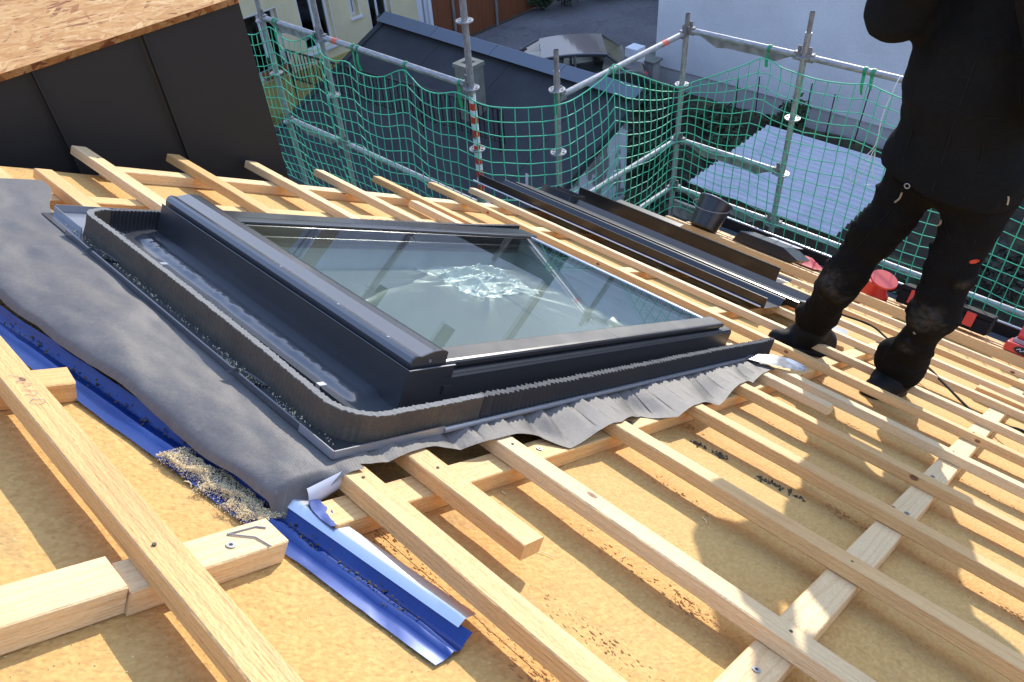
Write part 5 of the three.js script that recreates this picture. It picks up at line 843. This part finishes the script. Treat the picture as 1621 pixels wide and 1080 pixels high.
{
  const yB = Y(-6.85), g = thing('chimney', 'square grey concrete chimney with open flue on the dark roof', 'chimney', [-10.63, yB, -9.57]);
  const ring = (w, h, y, hole) => { const s = new THREE.Shape([[-w, -w], [w, -w], [w, w], [-w, w]].map((p) => new THREE.Vector2(...p))); s.holes.push(new THREE.Path([[-hole, -hole], [-hole, hole], [hole, hole], [hole, -hole]].map((p) => new THREE.Vector2(...p)))); return uvBox(new THREE.ExtrudeGeometry(s, { depth: h, bevelEnabled: false }).rotateX(-Math.PI / 2).translate(0, y, 0)); };
  mesh('shaft', ring(0.19, 1.18, 0, 0.1), M.concrete, g); mesh('cap', ring(0.215, 0.07, 1.182, 0.1), M.concrete, g); mesh('flue_bottom', box(-0.099, 0.099, 0.7, 0.71, -0.099, 0.099), M.black, g);
}
// ---- black iron railing ----
{
  const A = new THREE.Vector3(-15.2, Y(-6.0), -8.45), B = new THREE.Vector3(-9.3, Y(-6.0), -9.07), g = thing('iron_railing', 'black iron railing with thin upright bars in front of the dark roof', 'railing', [-12.2, Y(-6.7), -8.8]), n = 52;
  wpart('top_rail', tube(A.toArray(), B.toArray(), 0.022, 8), M.iron, g); wpart('bottom_rail', tube([A.x, A.y - 0.62, A.z], [B.x, B.y - 0.62, B.z], 0.016, 8), M.iron, g);
  for (let i = 0; i <= n; i++) { const p = A.clone().lerp(B, i / n), long = i % 17 === 0; wpart(long ? 'post' : 'bar', tube([p.x, p.y - (long ? 1.3 : 0.66), p.z], [p.x, p.y, p.z], long ? 0.022 : 0.013, 6), M.iron, g); }
}
// ---- white building behind the garden ----
{
  const z = -16.3, x0 = -11.02, x1 = 9, h = 6.9, g = thing('white_building', 'large white rendered building closing the garden behind the worker', 'building', [-1, 0, z - 4]);
  wpart('wall', box(x0, x1, 0.52, h, z - 8, z, 'y'), M.plasterWhite, g); wpart('plinth', box(x0 + 0.03, x1, 0, 0.515, z - 7.9, z - 0.035), M.plasterPale, g);
  wpart('roof', prism([[h + 0.002, z + 0.4], [h + 2.6, z - 4], [h + 0.002, z - 8.4]], x0 - 0.3, x1 + 0.3), M.tile, g);
  wpart('fascia', box(x0 - 0.3, x1 + 0.3, h - 0.16, h - 0.002, z + 0.003, z + 0.3), M.trim, g);
}
{
  const g = thing('garden_wall', 'low grey garden wall at the left corner of the white building', 'wall', [-11.4, 0, -15.6]);
  wpart('wall', box(-11.9, -10.6, 0, 0.85, -15.9, -15.62), M.plasterGrey, g); wpart('pillar', box(-11.2, -10.85, 0, 1.25, -15.6, -15.25), M.plasterWhite, g); wpart('coping', box(-11.95, -10.55, 0.852, 0.90, -15.95, -15.57), M.concrete, g);
}
[[-7.95, 0.75], [-6.2, 0.8], [-5.55, 1.25], [-8.48, 0.6], [-6.75, 0.9], [-4.7, 1.0]].forEach(([x, h], i) => { const s = tag(mesh('garden_stake', tube([0, 0, 0], [0.05 * (i % 3 - 1), h + 0.2, -0.03], 0.013, 6), M.iron, scene), ['thin dark stake at the wall just left of the post before the shed', 'dark stake at the white wall, second from the worker', 'tall dark stake at the white wall nearest to the worker', 'leftmost short stake at the white wall beside the shrub', 'dark stake at the wall just right of the post before the shed', 'stake at the white wall hidden behind the worker'][i], 'stake', 'garden stakes before the white wall'); s.position.set(x, 0.05, -16.05); });
// ---- corrugated shed ----
{
  const x0 = -5.6, x1 = -3.18, zA = -9.36, zB = -11.77, y = Y(-6.3), g = thing('garden_shed', 'garden shed with pale corrugated sheet roof below the scaffold', 'shed', [-4.4, 0, -10.5]);
  const prof = []; const N = 18, pitch = (zA - zB) / N; for (let i = 0; i <= N * 6; i++) prof.push([y + 0.024 * Math.cos(i / 6 * Math.PI * 2), lerp(zA, zB, i / (N * 6))]);
  for (let s = 0; s < 3; s++) { const m = wpart('roof_sheet', folded(prof.slice(s * 36, s * 36 + 38).map(([a, b]) => [a + 0.0015 * s, b]), x0 + 0.004 * s, x1, 0.002), M.corr, g); }
  wpart('wall', box(x0 + 0.2, x1 - 0.2, 0.02, y - 0.06, zB + 0.2, zA - 0.2, 'y'), M.plankDark, g);
  for (const z of [zA - 0.12, zB + 0.12]) wpart('rafter', box(x0 + 0.05, x1 - 0.05, y - 0.13, y - 0.026, z - 0.04, z + 0.04), M.plankDark, g);
}
// ---- shrubs and plants ----
function shrub(label, x, y, z, rx, ry, n, mat, seed, leaf = 0.07, category = 'shrub', group = 'shrubs in the garden') {
  const g = thing('shrub', label, category, [x, y, z], group), k = rng(seed), v = [], st = [];
  for (let i = 0; i < 7; i++) { const a = k() * 6.28, r = rx * 0.6 * k(); st.push(tube([0.05 * Math.cos(a), 0, 0.05 * Math.sin(a)], [r * Math.cos(a), ry * (0.5 + 0.5 * k()), r * Math.sin(a)], 0.012, 5)); }
  mesh('stem', merge(st), M.plankDark, g);
  for (let i = 0; i < n; i++) {
    const a = k() * 6.283, ph = Math.acos(2 * k() - 1), lob = 0.72 + 0.5 * nz(a * 1.6 + seed, ph * 2, seed) * 2, r = Math.pow(k(), 0.4) * lob, c = new THREE.Vector3(rx * r * Math.sin(ph) * Math.cos(a), ry * 0.55 + ry * 0.52 * r * Math.cos(ph), rx * r * Math.sin(ph) * Math.sin(a)); if (c.y < 0.02) c.y = 0.02 + 0.1 * k();
    const d1 = new THREE.Vector3(k() - 0.5, k() - 0.5, k() - 0.5).normalize(), d2 = new THREE.Vector3(k() - 0.5, k() - 0.5, k() - 0.5).cross(d1).normalize(), s = leaf * (0.6 + 0.8 * k());
    const p = [c.clone().addScaledVector(d1, -s), c.clone().addScaledVector(d2, s * 0.45), c.clone().addScaledVector(d1, s), c.clone().addScaledVector(d2, -s * 0.45)]; for (const q of [0, 1, 2, 0, 2, 3]) v.push(p[q].x, p[q].y, p[q].z);
  }
  const q = new THREE.BufferGeometry(); q.setAttribute('position', new THREE.Float32BufferAttribute(v, 3)); q.computeVertexNormals(); mesh('foliage', q, mat, g); return g;
}
const gs = [[-10.2, -14.9, 0.7, 0.7, 0], [-9.2, -14.2, 0.9, 0.9, 3], [-8.3, -15.0, 0.7, 0.55, 1], [-7.2, -15.5, 0.45, 0.45, 2], [-9.6, -12.9, 0.8, 0.7, 3], [-8.4, -12.4, 0.9, 0.8, 0], [-7.2, -13.6, 0.8, 0.8, 1], [-6.9, -12.2, 0.6, 0.6, 3], [-7.2, -10.6, 0.8, 0.7, 0], [-6.4, -9.3, 0.8, 0.6, 3], [-6.7, -15.3, 0.4, 1.15, 1], [-2.2, -10.5, 0.8, 1.2, 0], [-1.3, -12.5, 0.9, 1.0, 3], [-0.4, -9.4, 0.7, 1.3, 1]];
const gl = ['dark shrub next to the low garden wall', 'brown leaved shrub beyond the corner scaffold post', 'low green shrub before the white wall near its left end', 'small olive shrub against the white wall, left of the shed', 'brown shrub behind the gathered net knot', 'dark green shrub in the middle of the garden behind the corner post', 'green shrub between corner post and white wall', 'low brown shrub at the left edge of the corrugated roof', 'dark low shrub left of the corrugated shed', 'brown low shrub in front of the shed near the scaffold corner', 'tall thin green plant at the white wall above the shed roof', 'dark shrub right of the shed behind the worker leg', 'brown shrub behind the worker at right', 'green shrub below the net at the right edge'];
gs.forEach(([x, z, rx, ry, m], i) => shrub(gl[i], x, 0.05, z, rx, ry, 900, M.leaf[m], 200 + i));
[[-16.9, -19.6, 0.9, 1.2], [-16.3, -21.0, 1.0, 1.1], [-15.2, -22.2, 1.0, 0.9], [-17.2, -18.9, 0.5, 0.8]].forEach(([x, z, rx, ry], i) => shrub(['hedge bush at the far end of the brown fence', 'hedge bush on the far side of the street', 'rightmost hedge bush along the far street edge', 'small bush touching the end of the brown fence'][i], x, 0, z, rx, ry, 1400, M.leaf[i % 2], 300 + i, 0.08, 'bush', 'bushes along the far street edge'));
for (const [x, y, z, s] of [[-17.38, 1.32, -9.3, 1], [-17.38, 1.3, -12.8, 2]]) shrub(s === 1 ? 'flowers in the window box behind the leftmost post' : 'flowers in the window box above the dark roof ridge', x, y, z, 0.26, 0.34, 260, M.leaf[1], 320 + s, 0.045, 'flowers', 'window box flowers');
{ const k = rng(4); const m = new THREE.InstancedMesh(new THREE.ConeGeometry(0.012, 0.09, 3), M.grass, 5000), d = new THREE.Object3D(); for (let i = 0; i < 5000; i++) { d.position.set(lerp(-17.4, -14.7, k()), 0.2, lerp(-11.3, -7.7, k())); d.rotation.set((k() - 0.5) * 0.9, k() * 6, (k() - 0.5) * 0.9); d.scale.setScalar(0.7 + k()); d.updateMatrix(); m.setMatrixAt(i, d.matrix); } m.name = 'grass'; m.userData = { kind: 'stuff', label: 'dry yellow green grass before the yellow house', category: 'grass' }; scene.add(m); }
// ---- parked car ----
{
  const g = thing('parked_car', 'silver grey car parked on the street behind the dark roof', 'car', [-12.35, 0.02, -14.0]); g.rotation.y = 0.78;
  const body = new THREE.Shape(); body.moveTo(-2.1, 0.28); body.lineTo(-2.15, 0.62); body.quadraticCurveTo(-2.05, 0.84, -1.3, 0.92); body.lineTo(-1.0, 0.95); body.lineTo(1.55, 0.98); body.quadraticCurveTo(2.1, 0.95, 2.15, 0.7); body.lineTo(2.12, 0.28); body.absarc(1.3, 0.3, 0.34, 0, Math.PI, false); body.lineTo(-0.95, 0.26); body.absarc(-1.3, 0.3, 0.34, 0, Math.PI, false);
  mesh('body', uvBox(new THREE.ExtrudeGeometry(body, { depth: 1.58, bevelEnabled: true, bevelSize: 0.05, bevelThickness: 0.07, bevelSegments: 3 }).translate(0, 0, -0.79)), M.carPaint, g);
  const W = 0.73, roofS = new THREE.Shape(); roofS.moveTo(-0.35, 1.37); roofS.quadraticCurveTo(0.3, 1.47, 1.15, 1.38); roofS.lineTo(1.13, 1.33); roofS.quadraticCurveTo(0.3, 1.42, -0.33, 1.33);
  mesh('roof', uvBox(new THREE.ExtrudeGeometry(roofS, { depth: 1.26, bevelEnabled: true, bevelSize: 0.02, bevelThickness: 0.03, bevelSegments: 2 }).translate(0, 0, -0.63)), M.carPaint, g);
  for (const s of [-1, 1]) { const P = (x, y) => [x, y, s * lerp(W + 0.03, W - 0.08, (y - 0.95) / 0.42)]; mesh('pillar', merge([[[-1.1, 0.95], [-0.35, 1.37]], [[0.42, 0.96], [0.40, 1.40]], [[1.68, 0.98], [1.15, 1.38]]].map(([a, b]) => tube(P(...a), P(...b), 0.035, 8))), M.carPaint, g);
    const q = (pts) => { const v = []; for (let i = 1; i < pts.length - 1; i++) v.push(...P(...pts[0]), ...P(...pts[i]), ...P(...pts[i + 1])); const b = new THREE.BufferGeometry(); b.setAttribute('position', new THREE.Float32BufferAttribute(v, 3)); return uvBox(b); };
    mesh('side_window', q([[-1.02, 0.97], [0.38, 0.98], [0.37, 1.38], [-0.33, 1.36]]), M.carGlass, g); mesh('side_window', q([[0.46, 0.98], [1.6, 1.0], [1.14, 1.37], [0.44, 1.39]]), M.carGlass, g);
    mesh('mirror', uvBox(new THREE.SphereGeometry(0.09, 12, 8).scale(0.7, 0.8, 1.2).translate(-0.82, 1.02, s * 0.9)), M.carPaint, g);
    mesh('headlight', uvBox(new THREE.SphereGeometry(0.13, 12, 8).scale(0.6, 0.6, 1).translate(-2.07, 0.7, s * 0.6)), M.carGlass, g); mesh('tail_light', uvBox(new THREE.SphereGeometry(0.12, 12, 8).scale(0.5, 1.1, 0.9).translate(2.1, 0.78, s * 0.66)), M.red, g);
    for (const x of [-1.3, 1.3]) { const w = mesh('wheel', new THREE.TorusGeometry(0.235, 0.085, 10, 24).translate(x, 0.31, s * 0.76), M.tyre, g); mesh('rim', new THREE.CylinderGeometry(0.19, 0.19, 0.12, 20).rotateX(Math.PI / 2).translate(x, 0.31, s * 0.77), M.galv, w); } }
  const pane = (x0, y0, x1, y1, w0, w1, nm) => mesh(nm, uvBox(sheet(6, 6, (u, v) => [lerp(x0, x1, v) - 0.03 * Math.sin(Math.PI * u), lerp(y0, y1, v), lerp(-1, 1, u) * lerp(w0, w1, v)])), M.carGlass, g); pane(-1.12, 0.95, -0.36, 1.375, 0.72, 0.62, 'windscreen'); pane(1.72, 0.98, 1.16, 1.375, 0.70, 0.62, 'rear_window');
  for (const [x, z] of [[-0.1, -0.36], [-0.1, 0.36], [0.85, 0.36], [0.85, -0.36]]) { const s = mesh('seat', uvBox(new THREE.BoxGeometry(0.16, 0.7, 0.46).rotateZ(-0.2).translate(x + 0.1, 0.85, z)), M.seatDark, g); mesh('headrest', uvBox(new THREE.SphereGeometry(0.12, 14, 10).scale(0.6, 1, 1.1).translate(x + 0.2, 1.24, z)), M.seat, s); }
}
// ---- unseen houses across the street, added to shade street and garden ----
[[-34, -20.5, 'unseen house added across the street on the far left with tiled roof'], [-19.5, -6, 'second unseen house added across the street with tiled roof'], [-5, 12, 'unseen long house added behind the white building with tiled roof']].forEach(([x0, x1, label], i) => {
  const z = -30 - i, h = 8, g = thing('added_far_house', label, 'house', [(x0 + x1) / 2, 0, z - 4], 'unseen houses added to shade the street'); const ws = []; for (let f = i < 2 ? 1 : 0; f < 2; f++) for (let q = 1; q * 5.2 < x1 - x0 - 1; q++) ws.push([q * 5.2 - 0.5, q * 5.2 + 0.5, 1.2 + 3 * f, 2.6 + 3 * f]);
  wpart('facade', uvBox(wallWithHoles(x1 - x0, h, 0.3, ws).translate(x0, 0, z - 0.3)), [M.plasterWhite, M.plasterYellow, M.plasterGrey][i], g); wpart('rear_wall', box(x0, x1, 0, h, z - 8, z - 7.7), M.plasterGrey, g); for (const xx of [x0, x1 - 0.3]) wpart('gable_wall', box(xx, xx + 0.3, 0, h, z - 7.698, z - 0.302), M.plasterGrey, g); wpart('storey_floor', box(x0 + 0.302, x1 - 0.302, 3.3, 3.5, z - 7.698, z - 0.302), M.plasterGrey, g);
  for (const [a, b, c, d] of ws) { const w = wpart('window', merge([box(x0 + a, x0 + a + 0.07, c, d, z - 0.2, z - 0.14), box(x0 + b - 0.07, x0 + b, c, d, z - 0.2, z - 0.14), box(x0 + a + 0.07, x0 + b - 0.07, c, c + 0.07, z - 0.2, z - 0.14), box(x0 + a + 0.07, x0 + b - 0.07, d - 0.07, d, z - 0.2, z - 0.14)]), M.trim, g); wpart('pane', box(x0 + a + 0.07, x0 + b - 0.07, c + 0.07, d - 0.07, z - 0.18, z - 0.17), M.winGlass, g, w); }
  wpart('roof', prism([[h + 0.002, z + 0.5], [h + 3.2, z - 4], [h + 0.002, z - 8.5]], x0 - 0.4, x1 + 0.4), M.tile, g);
});
renderer.render(scene, camera);
